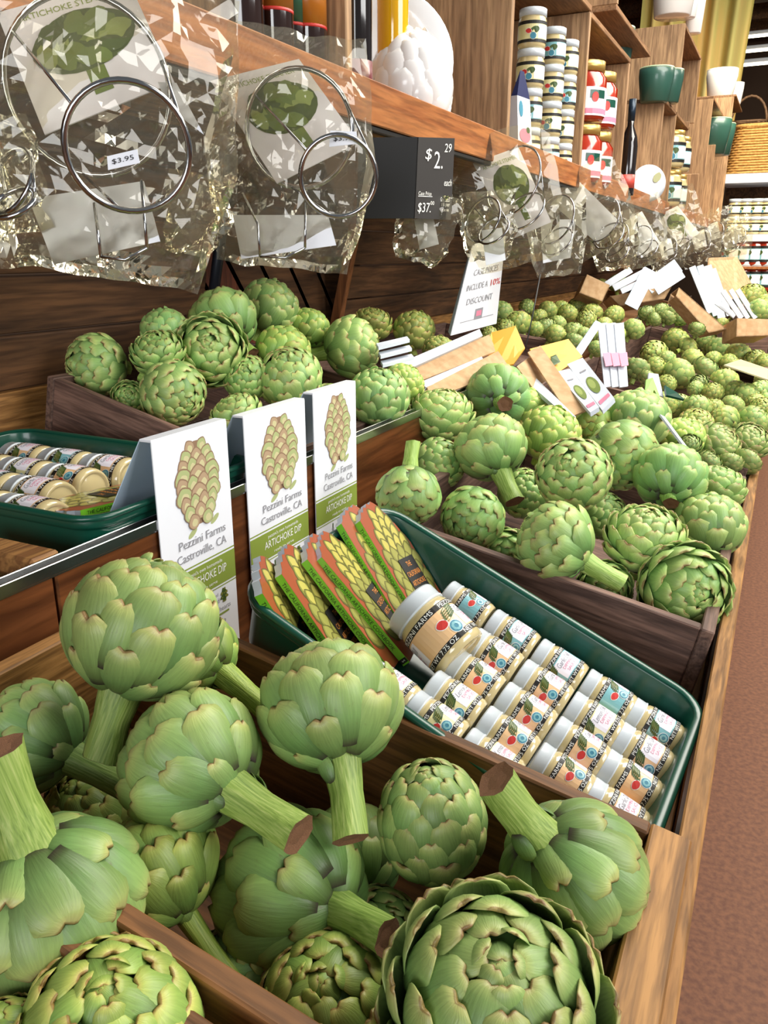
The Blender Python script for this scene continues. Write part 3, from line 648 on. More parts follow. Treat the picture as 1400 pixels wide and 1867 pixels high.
# small artichokes farther along
ORD = ['first', 'second', 'third', 'fourth', 'fifth', 'sixth', 'seventh', 'eighth', 'ninth', 'tenth', 'eleventh', 'twelfth', 'thirteenth', 'fourteenth', 'fifteenth', 'sixteenth', 'seventeenth', 'eighteenth', 'nineteenth', 'twentieth', 'twenty-first', 'twenty-second', 'twenty-third', 'twenty-fourth', 'twenty-fifth', 'twenty-sixth', 'twenty-seventh', 'twenty-eighth', 'twenty-ninth', 'thirtieth']
def far(lst, T, lift, place, group, tint=YG, lod=2):
    for i, (x, y, d, tp) in enumerate(sorted(lst)):
        label = '%s %s from the left %s' % (ORD[i], {'round': 'small artichoke', 'open': 'dark open artichoke'}[tp], place)
        rg = random.Random(x * 31 + y)
        put(x, y, d * 1.06, lift + rg.uniform(-.012, .012), T, (rg.uniform(-.5, .5), rg.uniform(.1, .9), rg.uniform(-.1, .7)), tp, label, lod=1 if d >= 58 else lod, group=group, spin=rg.uniform(0, 6), tint=[tint, (1.05, 1.15, .95), YG][i % 3] if tp == 'round' else DG, stem=.5)
r_, o_ = 'round', 'open'
far([(1267, 776, 62, r_), (1269, 744, 50, r_), (1305, 812, 76, o_), (1366, 806, 62, o_), (1320, 766, 52, r_), (1372, 768, 56, r_), (1257, 812, 36, o_), (1361, 842, 45, o_), (1211, 736, 45, r_), (1236, 740, 44, r_), (1335, 740, 40, r_), (1300, 745, 38, r_), (1388, 745, 40, r_), (1330, 845, 40, o_), (1290, 845, 44, o_)],
    (.70, -.03, .19), .015, 'in the back half of the first dark crate', 'artichokes by the rail in the first dark crate', YG)
far([(1160, 674, 42, o_), (1192, 646, 48, r_), (1196, 668, 35, r_), (1231, 622, 48, r_), (1237, 682, 55, r_), (1263, 656, 40, r_), (1284, 675, 45, o_), (1288, 622, 36, r_), (1310, 636, 42, r_), (1252, 634, 35, r_), (1346, 648, 45, r_), (1355, 632, 30, r_), (1376, 658, 40, r_), (1396, 662, 35, r_), (1267, 708, 28, r_), (1299, 716, 38, r_), (1320, 697, 50, r_), (1342, 716, 45, r_), (1361, 724, 48, r_), (1385, 716, 45, r_), (1376, 735, 36, r_), (1215, 655, 32, r_), (1180, 690, 30, o_), (1215, 700, 34, r_), (1330, 662, 34, r_), (1300, 655, 30, r_), (1396, 692, 38, r_), (1275, 700, 30, o_), (1399, 735, 40, r_)],
    (.70, -.03, .19), .0, 'in the second dark crate', 'artichokes in the second dark crate')
far([(914, 570, 42, r_), (944, 590, 46, r_), (999, 566, 34, r_), (1023, 564, 32, r_), (1052, 560, 33, r_), (1035, 572, 35, r_), (1079, 572, 38, r_), (1119, 575, 36, r_), (994, 598, 36, o_), (1013, 611, 38, r_), (1045, 605, 36, r_), (1047, 624, 34, o_), (1069, 584, 36, r_), (1155, 600, 38, r_), (1088, 636, 30, r_), (982, 578, 30, r_), (1100, 596, 34, r_), (1090, 612, 34, r_), (1017, 590, 30, r_), (975, 600, 30, r_), (1064, 610, 28, r_), (1125, 610, 30, r_), (920, 600, 36, r_), (890, 612, 34, r_), (960, 560, 28, r_), (1115, 630, 28, r_)],
    (.85, -.64, .13), .02, 'in the rear crate by the upright packets', 'artichokes in the rear crate of leaning packets')
far([(1385, 590, 34, r_), (1180, 572, 28, o_), (1204, 567, 28, o_), (1228, 574, 28, o_), (1250, 568, 26, o_), (1216, 580, 26, o_), (1192, 582, 24, o_), (1240, 582, 24, o_), (1125, 516, 32, r_), (1270, 600, 26, o_), (1290, 580, 24, o_), (1315, 592, 26, r_), (1345, 575, 26, r_), (1095, 520, 24, r_)],
    (.78, -.03, .16), .03, 'among the far recipe cards', 'farthest artichokes among the recipe cards')
far([(1370, 542, 48, r_), (1397, 558, 44, r_), (1384, 566, 40, r_)], (.905, -.03, .0), .01, 'in the raised crate at the far right edge', 'artichokes in the raised far crate')
# ------------------------------------------------------------------ jars
JR = .0235
def cyl(r): return lambda u, v, h: ((r + h) * math.cos(u / r), (r + h) * math.sin(u / r), v - r * .27)
def label_mesh(ground, line1, r=JR, k=1.0, rich=True):
    s = Sheet(); C = 2 * math.pi * r; hv = .0160 * k
    s.rect(-C / 2, -hv, C / 2, hv, ground, .0003, 40)
    for a, b, tx in ((hv * .68, hv, 'PEZZINI FARMS'), (-hv, -hv * .70, 'NET WT 7.75 OZ')):
        s.rect(-C / 2, a, C / 2, b, MBLACK, .0004, 40)
        if rich:
            for q in (-.5, 0, .5): s.text(tx, q * C * .62 + .008, (a + b) / 2, .0052 * k, MLINE, .0006, width=.040 * k)
    for sh in (0, C / 2):
        s.rect(sh - .007 * k, -hv * .62, sh + .025 * k, hv * .60, MPANEL, .0005, 8)
        if rich:
            s.text(line1, sh + .009 * k, hv * .30, .0085 * k, MGREY, .0007, shear=.25, width=.024 * k)
            s.text('DIPPING', sh + .009 * k, hv * -.06, .0050 * k, MPINK, .0007, width=.018 * k); s.text('SAUCE', sh + .009 * k, hv * -.36, .0050 * k, MPINK, .0007, width=.015 * k)
        for q in range(5 if rich else 1): s.ell(sh - .0115 * k + (q - 2) * .0007 * k, .0058 * k + (q - 2) * .0019 * k, .0078 * k, .0014 * k if rich else .005 * k, MDGREEN, .0007, .30)
        for q in range(4 if rich else 0): s.ell(sh - .0120 * k + (q - 2) * .0007 * k, .0068 * k + (q - 2) * .0019 * k, .0060 * k, .0003 * k, MLEAFB, .0008, .30)
        s.ell(sh - .0235 * k, .0005, .0042 * k, .0056 * k, MLINE, .0006, 1.4, 16, .3); s.ell(sh - .0235 * k, .0005, .0036 * k, .0049 * k, MRED, .0008, 1.4, 16, .3)
        s.ell(sh - .0155 * k, -.0068 * k, .0056 * k, .0056 * k, MLINE, .0006, 0, 18); s.ell(sh - .0155 * k, -.0068 * k, .0050 * k, .0050 * k, MBLUE, .0008, 0, 18)
        if rich:
            for q in range(7): a = q * .9; s.ell(sh - .0155 * k + .0028 * k * math.cos(a), -.0068 * k + .0028 * k * math.sin(a), .0011 * k, .0016 * k, MTEAL, .0009, a)
    return s.mesh('label', cyl(r))
def jar_meshes(r=JR, k=1.0, body=MCREAM, lid=MLID, n=28):
    h = .030 * k
    b = MB().lathe([(0, -h + .0012), (r * .72, -h + .0012), (r * .76, -h + .0020), (r * .80, -h), (r * .93, -h + .0008), (r * .99, -h + .005 * k), (r, -h + .008 * k), (r, h - .0195 * k), (r * .97, h - .0165 * k), (r * .91, h - .0145 * k), (r * .90, h - .009 * k), (0, h - .009 * k)], n).mesh('jar_body', body)
    l = MB(); p = [(r * .955, h - .0142 * k), (r * .99, h - .0138 * k), (r * .99, h - .0125 * k), (r * .965, h - .012 * k), (r * .975, h - .002 * k), (r * .93, h), (r * .85, h - .0005), (0, h - .0008)]
    l.lathe(p, n); L_ = l.mesh('lid', lid); return b, L_
LB = {}
for kx, g in (('peach', MPEACH), ('teal', MTEAL), ('cream', MLCREAM)):
    for fl in ('Garlic Dill', 'Lemon Dill'): LB[kx, fl] = label_mesh(g, fl)
JB, JL = jar_meshes()
BBODY, BLID = jar_meshes(.034, 1.35); BLAB = label_mesh(MPEACH, 'Garlic Dill', .034, 1.4)
def jar(label, pos, up, face, lab, meshes=None, group=None, scale=1.0, cat='jar', name='dip_jar'):
    z = V(up).normalized(); x = V(face); x = (x - z * x.dot(z)).normalized(); y = z.cross(x)
    r = thing(name, label, cat, frame(pos, x, y, z) @ M.Scale(scale, 4), group)
    b, l = meshes or (JB, JL); link('jar_body', b, r); link('lid', l, r)
    if lab: link('label', lab, r)
    return r
# ------------------------------------------------------------------ green trays
def rrect(a, b, r, n=6):
    o = []
    for cx, cy, q in ((a - r, b - r, 0), (-a + r, b - r, 1), (-a + r, -b + r, 2), (a - r, -b + r, 3)):
        for i in range(n + 1): t = (q + i / n) * math.pi / 2; o.append((cx + r * math.cos(t), cy + r * math.sin(t)))
    return o
def tray(label, mx, a, b, depth, r=.035):
    root = thing('plastic_tray', label, 'tray', mx); t = .003
    def loft(name, rows):
        vs = []; m = None
        for da, z in rows:
            c = rrect(a + da, b + da, max(.006, r + da)); m = len(c); vs += [(x, y, z) for x, y in c]
        fs = [((i) * m + j, i * m + (j + 1) % m, (i + 1) * m + (j + 1) % m, (i + 1) * m + j) for i in range(len(rows) - 1) for j in range(m)]
        mb = MB(); mb.add(vs, fs, 0, True); return mb, m, len(rows)
    mb, m, k = loft('w', [(-.012, -depth), (-.010, -depth + .006), (-.004, -.016), (-.0035, -.014), (.0, -.013), (.0015, -.010), (.0015, -.003), (.0, 0), (-.0045, 0), (-.006, -.003), (-.0065, -.016), (-.0125, -depth + .008), (-.0155, -depth + .0035)])
    mb.f.append(tuple(reversed(range(m)))); mb.f.append(tuple((k - 1) * m + j for j in range(m))); mb.mi += [0, 0]; mb.sm += [False, False]
    mb.build('tray_shell', MTRAY, root)
    mr, _, _ = loft('r', [(.0017, -.004), (.004, -.0035), (.005, -.0005), (.0035, .002), (.0, .0028), (-.004, .002), (-.0055, .0003)])
    mr.build('rim', MTRAY, root); return root
_x = V((.923, -.059, -.38)).normalized(); _y = V((.083, .995, .048)); _y = (_y - _x * _y.dot(_x)).normalized(); _n = _x.cross(_y)
TR = frame((-.236, .724, .751), _x, _y, _n)
tray('dark green plastic tray full of dip jars and cookbooks, propped between two crates', TR, .222, .1425, .068)
TI = TR.inverted()
def tl(px, py, h): return TI @ on_plane(px, py, TR @ V((0, 0, h)), _n)
sh = tl(1045, 1260, -.010) - tl(1045, 1260, 0)
cols = [-.057, .006, .069, .131, .1875]; rows = [.083, .031, -.021, -.071, -.113]
rown = ['the row along the dark crate', 'the second row from the dark crate', 'the middle row', 'the row next to the near side', 'the row at the near rim']
coln = ['first', 'second', 'third', 'fourth', 'last']
spec = {0: [(0, 'teal', .5), (1, 'teal', -.5), (2, 'teal', -.75), (3, 'teal', .45), (4, 'teal', -.3)], 1: [(1, 'peach', -.2), (2, 'peach', -.1), (3, 'cream', -.6), (4, 'peach', -.5)],
        2: [(1, 'peach', .25), (2, 'peach', .05), (3, 'peach', .1), (4, 'peach', .35)], 3: [(1, 'cream', -.3), (2, 'peach', .35), (3, 'peach', .5), (4, 'peach', -.3)], 4: [(0, 'cream', -.2), (1, 'cream', .2), (2, 'cream', -.1)]}
for j, lst in spec.items():
    for i, kx, roll in lst:
        x, y = cols[i] + sh.x, rows[j] + sh.y
        if j == 4 and i == 0: x, y = -.052, -.098
        f = TR.to_3x3() @ V((0, math.sin(roll), math.cos(roll)))
        jar('%s jar from left in %s, propped tray, %s label' % (coln[i], rown[j], kx), TR @ V((x, y, -.0655 + .005 + JR)), TR.to_3x3() @ V((-1, 0, .0)), f, LB[kx, 'Lemon Dill' if kx == 'cream' else 'Garlic Dill'], group='dip jars in the propped tray')
q = tl(812, 1118, .012)
jar('large jar with a peach label, lying on top beside the cookbooks', TR @ V((q.x - .002, q.y, -.0655 + .005 + .034 + .012)), TR.to_3x3() @ V((-1, .12, .12)), TR.to_3x3() @ V((0, .35, 1)), BLAB, (BBODY, BLID))
# second tray
T2M = frame((-.835, .716, .886), (1, 0, 0), (0, 1, 0), (0, 0, 1))
tray('dark green plastic tray of jars on the rear tier at the left edge', T2M, .222, .148, .072)
for j, (yy, ep, nj) in enumerate([(.612, (98, 925), 3), (.675, (110, 890), 4), (.738, (170, 876), 4), (.802, (240, 850), 4)]):
    ex = on_y(ep[0], ep[1], yy).x
    for i in range(nj):
        x = min(ex, -.66) - .039 - i * .081
        if x < -1.005: continue
        roll = [.15, -.3, .4, -.1, .3][(i + j) % 5]
        jar('jar %s in %s row of the left tray' % (['nearest the right end', 'second from the right end', 'third from the right end', 'fourth from the right end', 'leftmost'][i], ['the nearest', 'the second', 'the third', 'the fourth', 'the farthest'][j]),
            V((x, yy, .886 - .072 + .004 + JR * 1.3 + .003)), (-1, 0, 0), (.0, -.45 + roll, 1), LB[('peach', 'cream', 'peach', 'teal')[(i + 2 * j) % 4], 'Garlic Dill'], group='dip jars in the left tray', scale=1.3)
# ------------------------------------------------------------------ cookbooks
BW, BH, BT = .082, .150, .0088
def book_meshes():
    top = [(0, 0)]
    for i in range(9):
        f = (i + 1) / 9; top.append((BW * .62 * f, .016 * math.sin(f * 1.75) + (.0035 if i % 2 else 0)))
    side = [(BW * (.66 + .34 * f), .014 - .058 * f ** 1.25 - (.003 if i % 2 else 0)) for i, f in enumerate([.12, .25, .38, .5, .62, .75, .88, 1.0])]
    ol = top + side + [(BW, -BH), (0, -BH)]; ol = ol[::-1]
    n = len(ol); m = MB(); m.add([(x, y, 0) for x, y in ol] + [(x, y, -BT) for x, y in ol], [tuple(reversed(range(n))), tuple(n + i for i in range(n))] + [(i, (i + 1) % n, n + (i + 1) % n, n + i) for i in range(n)])
    bm = m.mesh('book_block', MPAPER)
    s = Sheet(); s.poly(ol[::-1] if False else [p for p in reversed(ol)][::-1], MTERRA, .0003)
    k = 0
    for r in range(9):
        f = r / 8; y = -.004 - f * .108; hw = BW * (.12 + .28 * math.sin(min(1, f * 1.5) * math.pi / 2)); nn = 2 + (r > 0) + (r > 2)
        for i in range(nn):
            u = (i / (nn - 1) - .5) * 2 + (.15 if r % 2 else -.1); k += 1; x = BW * .52 + u * hw * .8
            s.ell(x, y, BW * .135, .0170, MLEAFC, .0004 + k * .00001, -u * .3, 12, .5); s.ell(x, y + .0012, BW * .105, .0145, MLEAFB, .000403 + k * .00001, -u * .3, 12, .5); s.ell(x, y + .0045, BW * .072, .0095, MLEAFA if f < .45 else MLEAFD, .000406 + k * .00001, -u * .3, 10, .5)
    h = .0014
    s.rect(BW * .34, -.120, BW * .80, -.062, MBLACK, h)
    for i, (tx, sz) in enumerate((('THE', .006), ('CALIFORNIA', .008), ('ARTICHOKE', .008), ('COOKBOOK', .009))): s.text(tx, BW * .57, -.071 - i * .0125, .0095, MORANGE, h + .0002, width=BW * (.14 if i == 0 else .40))
    s.text('Recipes', BW * .57, -.1165, .005, MLEAFA, h + .0002)
    cm = s.mesh('cover', lambda u, v, z: (u, v, z))
    t = Sheet(); t.rect(-BH, -BT, 0, .0004, MLIME, 0); t.text('THE CALIFORNIA ARTICHOKE COOKBOOK', -BH * .54, -BT / 2, .0062, MBLACK, .0002, width=BH * .80)
    t.rect(-.008, -BT, -.002, 0, MBLACK, .0001); t.text('S', -.005, -BT / 2, .0055, MLINE, .0003)
    sm = t.mesh('spine', lambda u, v, z: (-.0004 - z, -(u + BH), v))
    return bm, cm, sm
BKM = book_meshes()
def book(label, top, bot, wdir, group='cookbooks'):
    d = (V(bot) - V(top)).normalized(); w = V(wdir); w = (w - d * w.dot(d)).normalized(); n = w.cross(-d)
    r = thing('cookbook', label, 'book', frame(top, w, -d, n), group); o = link('book_block', BKM[0], r); link('cover', BKM[1], r); tag(link('spine', BKM[2], r), 'lime green spine with black lettering'); return r
for (a, b), lab in zip([((478, 1082), (548, 1192)), ((513, 1047), (612, 1192)), ((560, 1020), (682, 1182)), ((586, 1016), (717, 1172)), ((622, 955), (722, 1123)), ((656, 950), (750, 1108))],
        ['first cookbook from the left, mostly behind the tray side', 'second cookbook from the left, lime spine', 'third cookbook from the left in the green tray', 'fourth cookbook from the left, its cover end by the empty tray floor', 'fifth cookbook, second from the large jar', 'cookbook nearest the large jar, its whole artichoke cover showing']):
    pa = TR @ tl(a[0], a[1], .016); pb = TR @ tl(b[0], b[1], -.040); d = (pb - pa).normalized(); w0 = _n.cross(d).normalized()
    book(lab, pa, pa + d * BH, w0 * math.cos(R_(13)) - _n * math.sin(R_(13)))
for i in range(2):
    p = on_z(138 + i * 8, 943 - i * 12, .862 + .008 * i)
    book('lime-spined cookbook tucked in the left tray, %s' % ('lower one' if i == 0 else 'upper one'), p, p + V((.012, .15, -.01)), (1, -.1, -.1) if False else (-1, .02, -.05))
# ------------------------------------------------------------------ dip signs (folded cards straddling the divider)
def dip_print(w, h):
    s = Sheet(); s.rect(0, -h, w, 0, MWHITE, .0002)
    draw_artichoke(s, w * .54, -h * .205, w * .62, h * .36, .0004)
    s.ell(w * .42, -h * .395, w * .07, h * .012, MART2, .0004, .5); s.ell(w * .74, -h * .375, w * .07, h * .012, MART2, .0004, .5)
    s.text('Pezzini Farms', w * .55, -h * .425, h * .050, MGREY, .0012, width=w * .66); s.text('Castroville, CA', w * .53, -h * .478, h * .050, MGREY, .0012, width=w * .70)
    s.rect(0, -h * .530, w, -h * .524, MGREEN, .0005); s.rect(0, -h * .662, w, -h * .538, MGREEN, .0005); s.rect(0, -h * .674, w, -h * .669, MGREEN, .0005)
    s.text("pezzini's own homemade", w * .54, -h * .560, h * .022, MLINE, .0008, width=w * .52); s.text('ARTICHOKE DIP', w * .54, -h * .597, h * .050, MLINE, .0008, width=w * .64); s.text('ready to serve', w * .54, -h * .640, h * .02, MLINE, .0008, width=w * .34)
    s.rect(w * .36, -h * .77, w * .40, -h * .71, MGREY, .0005); s.rect(w * .37, -h * .71, w * .39, -h * .685, MDGREEN, .0005)
    draw_artichoke(s, w * .80, -h * .715, w * .11, h * .065, .0005, (MDGREEN, MLEAFB, MDGREEN), 4)
    for tx, x, y, sz, ww in (('jar marinated', .58, .700, .022, .26), ('quartered', .58, .728, .032, .28), ('hearts', .80, .768, .030, .17), ('1 can cream', .34, .80, .022, .24), ('of', .54, .80, .032, .05), ('soup', .72, .825, .034, .16), ('1 cup', .40, .850, .026, .14), ('parmesan', .66, .862, .034, .30), ('cheese', .66, .892, .034, .22), ('mix & bake', .55, .94, .034, .36)):
        s.text(tx, w * x, -h * y, h * sz, MGREY, .0008, width=w * ww)
    s.rect(w * .60, -h * .797, w * .86, -h * .788, MGREEN, .0006); return s.mesh('printed_face')
DP = dip_print(.134, .31)
for lab, (a, b) in (('tallest-looking white dip sign with printed artichoke, nearest the lens', ((275, 805), (412, 768))), ('middle white dip sign with printed artichoke, straddling the chrome divider', ((443, 760), (555, 730))), ('rearmost white dip sign with printed artichoke, beside the green tray corner', ((570, 715), (648, 700)))):
    pa, pb = on_x(a[0], a[1], -.597), on_x(b[0], b[1], -.597); w = pb.y - pa.y; top = (pa.z + pb.z) / 2
    r = thing('dip_sign', lab, 'sign', frame((-.597, pa.y, top), (0, 1, 0), (0, 0, 1), (1, 0, 0)), 'dip signs')
    k = w / .134
    MB().box((w, .31, .0012), M.Translation((w / 2, -.155, -.0008)), 0, .0003).build('front_leaf', MWHITE, r); link('printed_face', DP, r, M.Diagonal((k, 1, 1, 1)))
    MB().quad([(0, 0, -.016), (-.016, -.128, -.082), (w - .016, -.128, -.082), (w, 0, -.016)], .001).build('back_leaf', MBLUEP, r)
    s = Sheet(); s.rect(0, -.02, w * .9, 0, MGREEN, .0004); s.rect(0, .002, w * .9, .004, MGREEN, .0004)
    MB().box((w, .003, .017), M.Translation((w / 2, .0005, -.0085)), 0, .001).build('top_fold', MWHITE, r)
    bl = s.mesh('back_band'); n = V((-.10, .58, -.82)).normalized()
    e1 = V((0, 0, 1)); link('back_band', bl, r, M.Translation((-.0115, -.092, -.065)) @ frame((0, 0, 0), (-1, 0, 0), V((.11, .86, .445)).normalized(), V((-1, 0, 0)).cross(V((.11, .86, .445)).normalized())) @ M.Translation((-w * .95, 0, 0)))
# ------------------------------------------------------------------ discount sign
pa, pb = on_x(838, 478, -.80), on_x(922, 440, -.80)
SX = -.80; tl_, tr_, br_, bl_ = on_x(862, 446, SX), on_x(922, 430, SX), on_x(905, 590, SX), on_x(822, 612, SX)
r = thing('discount_sign', 'white folded case price discount sign under the hanging bags', 'sign', M.Translation(bl_))
def rel(pts, r): i = r.matrix_basis.inverted(); return [i @ V(p) for p in pts]
MB().quad(rel([bl_, br_, tr_, tl_], r), .002).build('front_leaf', MWHITE, r)
bl2, tl2 = on_x(812, 606, SX - .02), on_x(852, 470, SX - .02)
MB().quad(rel([bl2 + V((0, .02, 0)), bl_ + V((-.004, .004, 0)), tl_ + V((-.004, .002, 0)), tl2], r), .002).build('back_leaf', MBLUEP, r)
s = Sheet()
for tx, y, x, w_, mt in (('CASE PRICES', .66, .53, .66, MGREY), ('INCLUDE A', .50, .36, .52, MGREY), ('10%', .50, .82, .26, MRED), ('DISCOUNT', .34, .48, .62, MGREY)): s.text(tx, x, y, .10, mt, .0015, width=w_)
s.rect(.42, .115, .60, .235, MGREY, .001); s.rect(.45, .15, .57, .21, MPINK, .0013); s.rect(.12, .118, .88, .124, MGREY, .0009); s.rect(.62, .495, .62, .5, MGREY, .001)
nn = (br_ - bl_).cross(tl_ - bl_).normalized()
link('printed_text', s.mesh('printed_text', lambda u, v, h: tuple((1 - u) * (1 - v) * bl_ + u * (1 - v) * br_ + u * v * tr_ + (1 - u) * v * tl_ + nn * h - bl_)), r)
# ------------------------------------------------------------------ price board
PX = -.605
a, b_, c, d = on_x(763, 250, PX), on_x(829, 252, PX + .0), on_x(822, 401, PX), on_x(756, 398, PX)
r = thing('price_board', 'folded black chalkboard price card hanging under the shelf rail', 'sign', M.Translation(a))
MB().quad(rel([d, c, b_, a], r), .003).build('front_leaf', MBOARD, r)
e = on_y(729, 232, a.y - .03); f = on_y(703, 380, d.y - .03)
e = a + V((-.095, -.04, .0)); f = d + V((-.095, -.04, .0))
MB().quad(rel([f, d + V((-.001, -.002, 0)), a + V((-.001, -.002, 0)), e], r), .003).build('back_leaf', MBOARDB, r)
s = Sheet()
for tx, x, y, sz, w_, sh_ in (('$', .26, .80, .19, .16, .1), ('2.', .55, .73, .30, .24, 0), ('29', .80, .88, .15, .20, .1), ('each', .84, .46, .12, .22, .2), ('Case Price', .22, .315, .07, .34, .1), ('$37.', .22, .14, .17, .34, .1), ('00', .43, .20, .07, .10, 0), ('Case Count', .79, .255, .06, .28, .1), ('18 per', .80, .19, .07, .24, .1), ('case', .80, .125, .06, .2, .1)):
    s.text(tx, x, y, sz, MLINE, .001, width=w_, shear=sh_)
s.rect(.05, .275, .42, .283, MLINE, .001); s.rect(.66, .225, .92, .231, MLINE, .001)
nn = (c - d).cross(a - d).normalized()
link('chalk_lettering', s.mesh('chalk_lettering', lambda u, v, h: tuple((1 - u) * (1 - v) * d + u * (1 - v) * c + u * v * b_ + (1 - u) * v * a + nn * h - a)), r)
# ------------------------------------------------------------------ cardboard boxes and recipe packets
def slab(mb, pts, th, mi=0): return mb.quad(pts, th, mi)
def packet(label, px4, deps, th=.004, mat=None, group=None, art=True, name='recipe_packet', cat='packet'):
    P = [at(x, y, dd) for (x, y), dd in zip(px4, deps)]
    r = thing(name, label, cat, M.Translation(P[0]), group); q = rel(P, r)
    nn = (q[1] - q[0]).cross(q[3] - q[0]).normalized()
    MB().quad(q, th).build('sleeve', mat or MPAPER, r)
    if art:
        s = Sheet(); s.ell(.5, .42, .32, .17, MPHOTO, .0006, 0, 16); s.ell(.45, .45, .2, .1, MPHOTOL, .0008, 0, 12); s.rect(.3, .72, .7, .75, MGREY, .0006); s.rect(.1, .08, .9, .14, MPINK, .0006)
        link('printed_face', s.mesh('printed_face', lambda u, v, h: tuple((1 - u) * (1 - v) * q[0] + u * (1 - v) * q[1] + u * v * q[2] + (1 - u) * v * q[3] + nn * h)), r)
    return r
def dz(p): return (p - CAM).dot(FW)
def carton(label, mx, sx, sy, sz, face=None, t=.003, open_side=True, window=False):
    r = thing('cardboard_carton', label, 'box', mx)
    f = face or MCARD
    MB().box((sx, sy, t), M.Translation((0, 0, t / 2)), 0, 0).build('base', MCARD, r)
    MB().box((t, sy, sz), M.Translation((sx / 2, 0, sz / 2)), 0, 0).build('end_panel', f, r); MB().box((t, sy, sz), M.Translation((-sx / 2, 0, sz / 2)), 0, 0).build('end_panel', MCARD, r)
    for q in (-1, 1): MB().box((sx - t, t, sz * (1 if q > 0 or not window else .8)), M.Translation((0, q * (sy - t) / 2, sz / 2)), 0, 0).build('side_panel', MCARD, r)
    return r
# carton with yellow end
def panel(label, px4, deps, mat, th=.003, parts=(), name='cardboard_carton', cat='box'):
    P = [at(x, y, dd) for (x, y), dd in zip(px4, deps)]; r = thing(name, label, cat, M.Translation(P[0]))
    MB().quad(rel(P, r), th).build('panel', mat, r)
    for nm, p4, d4, mt, th2 in parts: MB().quad(rel([at(x, y, dd) for (x, y), dd in zip(p4, d4)], r), th2).build(nm, mt, r)
    return r
panel('cardboard carton with a yellow end, lying tilted with white packets in it', [(906, 668), (936, 664), (957, 634), (940, 594)], (1.93, 1.93, 1.98, 2.02), MYELL, .004,
      [('end_panel', [(906, 668), (940, 594), (896, 606), (884, 640)], (1.93, 2.02, 2.02, 1.96), MYELL, .004), ('front_panel', [(790, 726), (930, 672), (908, 640), (778, 706)], (1.66, 1.90, 1.92, 1.68), MCARD, .004), ('side_panel', [(752, 700), (905, 640), (892, 610), (736, 672)], (1.72, 1.97, 2.0, 1.76), MCARD, .004), ('base', [(790, 728), (935, 668), (905, 650), (765, 712)], (1.68, 1.93, 2.0, 1.74), MCARD, .004)])
packet('upper white packet in the yellow-ended carton', [(738, 676), (880, 612), (874, 600), (733, 660)], (1.735, 1.97, 1.985, 1.75), .010, None, 'packets in the yellow-ended carton', False)
packet('lower white packet in the yellow-ended carton', [(776, 706), (885, 662), (878, 650), (768, 696)], (1.675, 1.88, 1.895, 1.69), .010, None, 'packets in the yellow-ended carton', False)
# three small white cards behind left pile
for k in range(3):
    y = 625 + 16 * k
    packet('%s of the three white packets lying fanned beside the rear pile' % ('topmost', 'middle', 'lowest')[k], [(690 + 4 * k, y + 8), (747 + 4 * k, y - 6), (742 + 4 * k, y - 12), (686 + 4 * k, y + 1)], (1.56, 1.66, 1.7, 1.6), .006, group='fanned packets beside the rear pile', art=False)
# display carton with round hole, packets fanned in it
panel('tilted cardboard carton with an orange back panel, packets leaning in it', [(1000, 690), (1062, 650), (1036, 618), (966, 636)], (1.90, 2.0, 2.02, 1.92), MYELL, .003,
      [('side_panel', [(1040, 760), (1068, 748), (985, 630), (962, 642)], (1.66, 1.68, 1.93, 1.90), MCARD, .004), ('front_panel', [(942, 668), (972, 708), (1000, 690), (966, 650)], (1.84, 1.78, 1.86, 1.92), MCARD, .003), ('hole', [(1006, 668), (1022, 660), (1014, 646), (1004, 650)], (1.925, 1.94, 1.95, 1.93), MDGREEN, .001)])
packet('front white packet leaning in the orange-backed carton', [(1040, 765), (1050, 760), (978, 690), (963, 698)], (1.62, 1.63, 1.83, 1.81), .01, group=None, art=False)
packet('white packet in the middle of the orange-backed carton', [(1076, 752), (1092, 742), (1040, 672), (1012, 678)], (1.64, 1.65, 1.86, 1.85), .010)
packet('rear white packet with a leaf picture in the orange-backed carton', [(1098, 748), (1120, 726), (1062, 652), (1034, 664)], (1.66, 1.68, 1.89, 1.88), .010)
packet('pale blue back of the upright packets, leaning left by the orange-backed carton', [(1046, 642), (1060, 648), (1098, 590), (1086, 584)], (2.15, 2.16, 2.3, 2.29), .008, MBLUEP, None, False)
for k in range(3):
    pk = packet('%s of three upright white packets with pink print' % ('left', 'middle', 'right')[k], [(1102 + 14 * k, 706), (1117 + 14 * k, 704), (1107 + 15 * k, 588), (1090 + 15 * k, 590)], (2.2, 2.21, 2.34, 2.33), .004, None, 'upright packets with pink print', False)
    MB().quad(rel([at(1104 + 14.4 * k, 668, 2.229), at(1117 + 14.4 * k, 666, 2.234), at(1114 + 14.6 * k, 642, 2.262), at(1099 + 14.6 * k, 644, 2.258)], pk), .001).build('pink_band', MPINK, pk)
packet('small green and white packet poking up between the crates', [(1175, 722), (1205, 728), (1190, 688), (1178, 692)], (1.88, 1.9, 1.95, 1.94), .004, MLIME, None, False)
packet('white topped packet behind the small green one', [(1180, 712), (1210, 724), (1200, 682), (1183, 680)], (1.93, 1.95, 1.98, 1.97), .004, MPAPER, None, False)
packet('dark green tray corner showing behind the small packet', [(1215, 720), (1248, 728), (1235, 716), (1212, 702)], (1.93, 1.95, 1.98, 1.96), .006, MTRAY, None, False, 'plastic_tray', 'tray')
packet('thin white card standing on edge among the artichokes by the rail', [(1276, 852), (1284, 856), (1206, 752), (1198, 748)], (1.42, 1.43, 1.72, 1.71), .004, MPAPER, None, False, 'white_card', 'card')
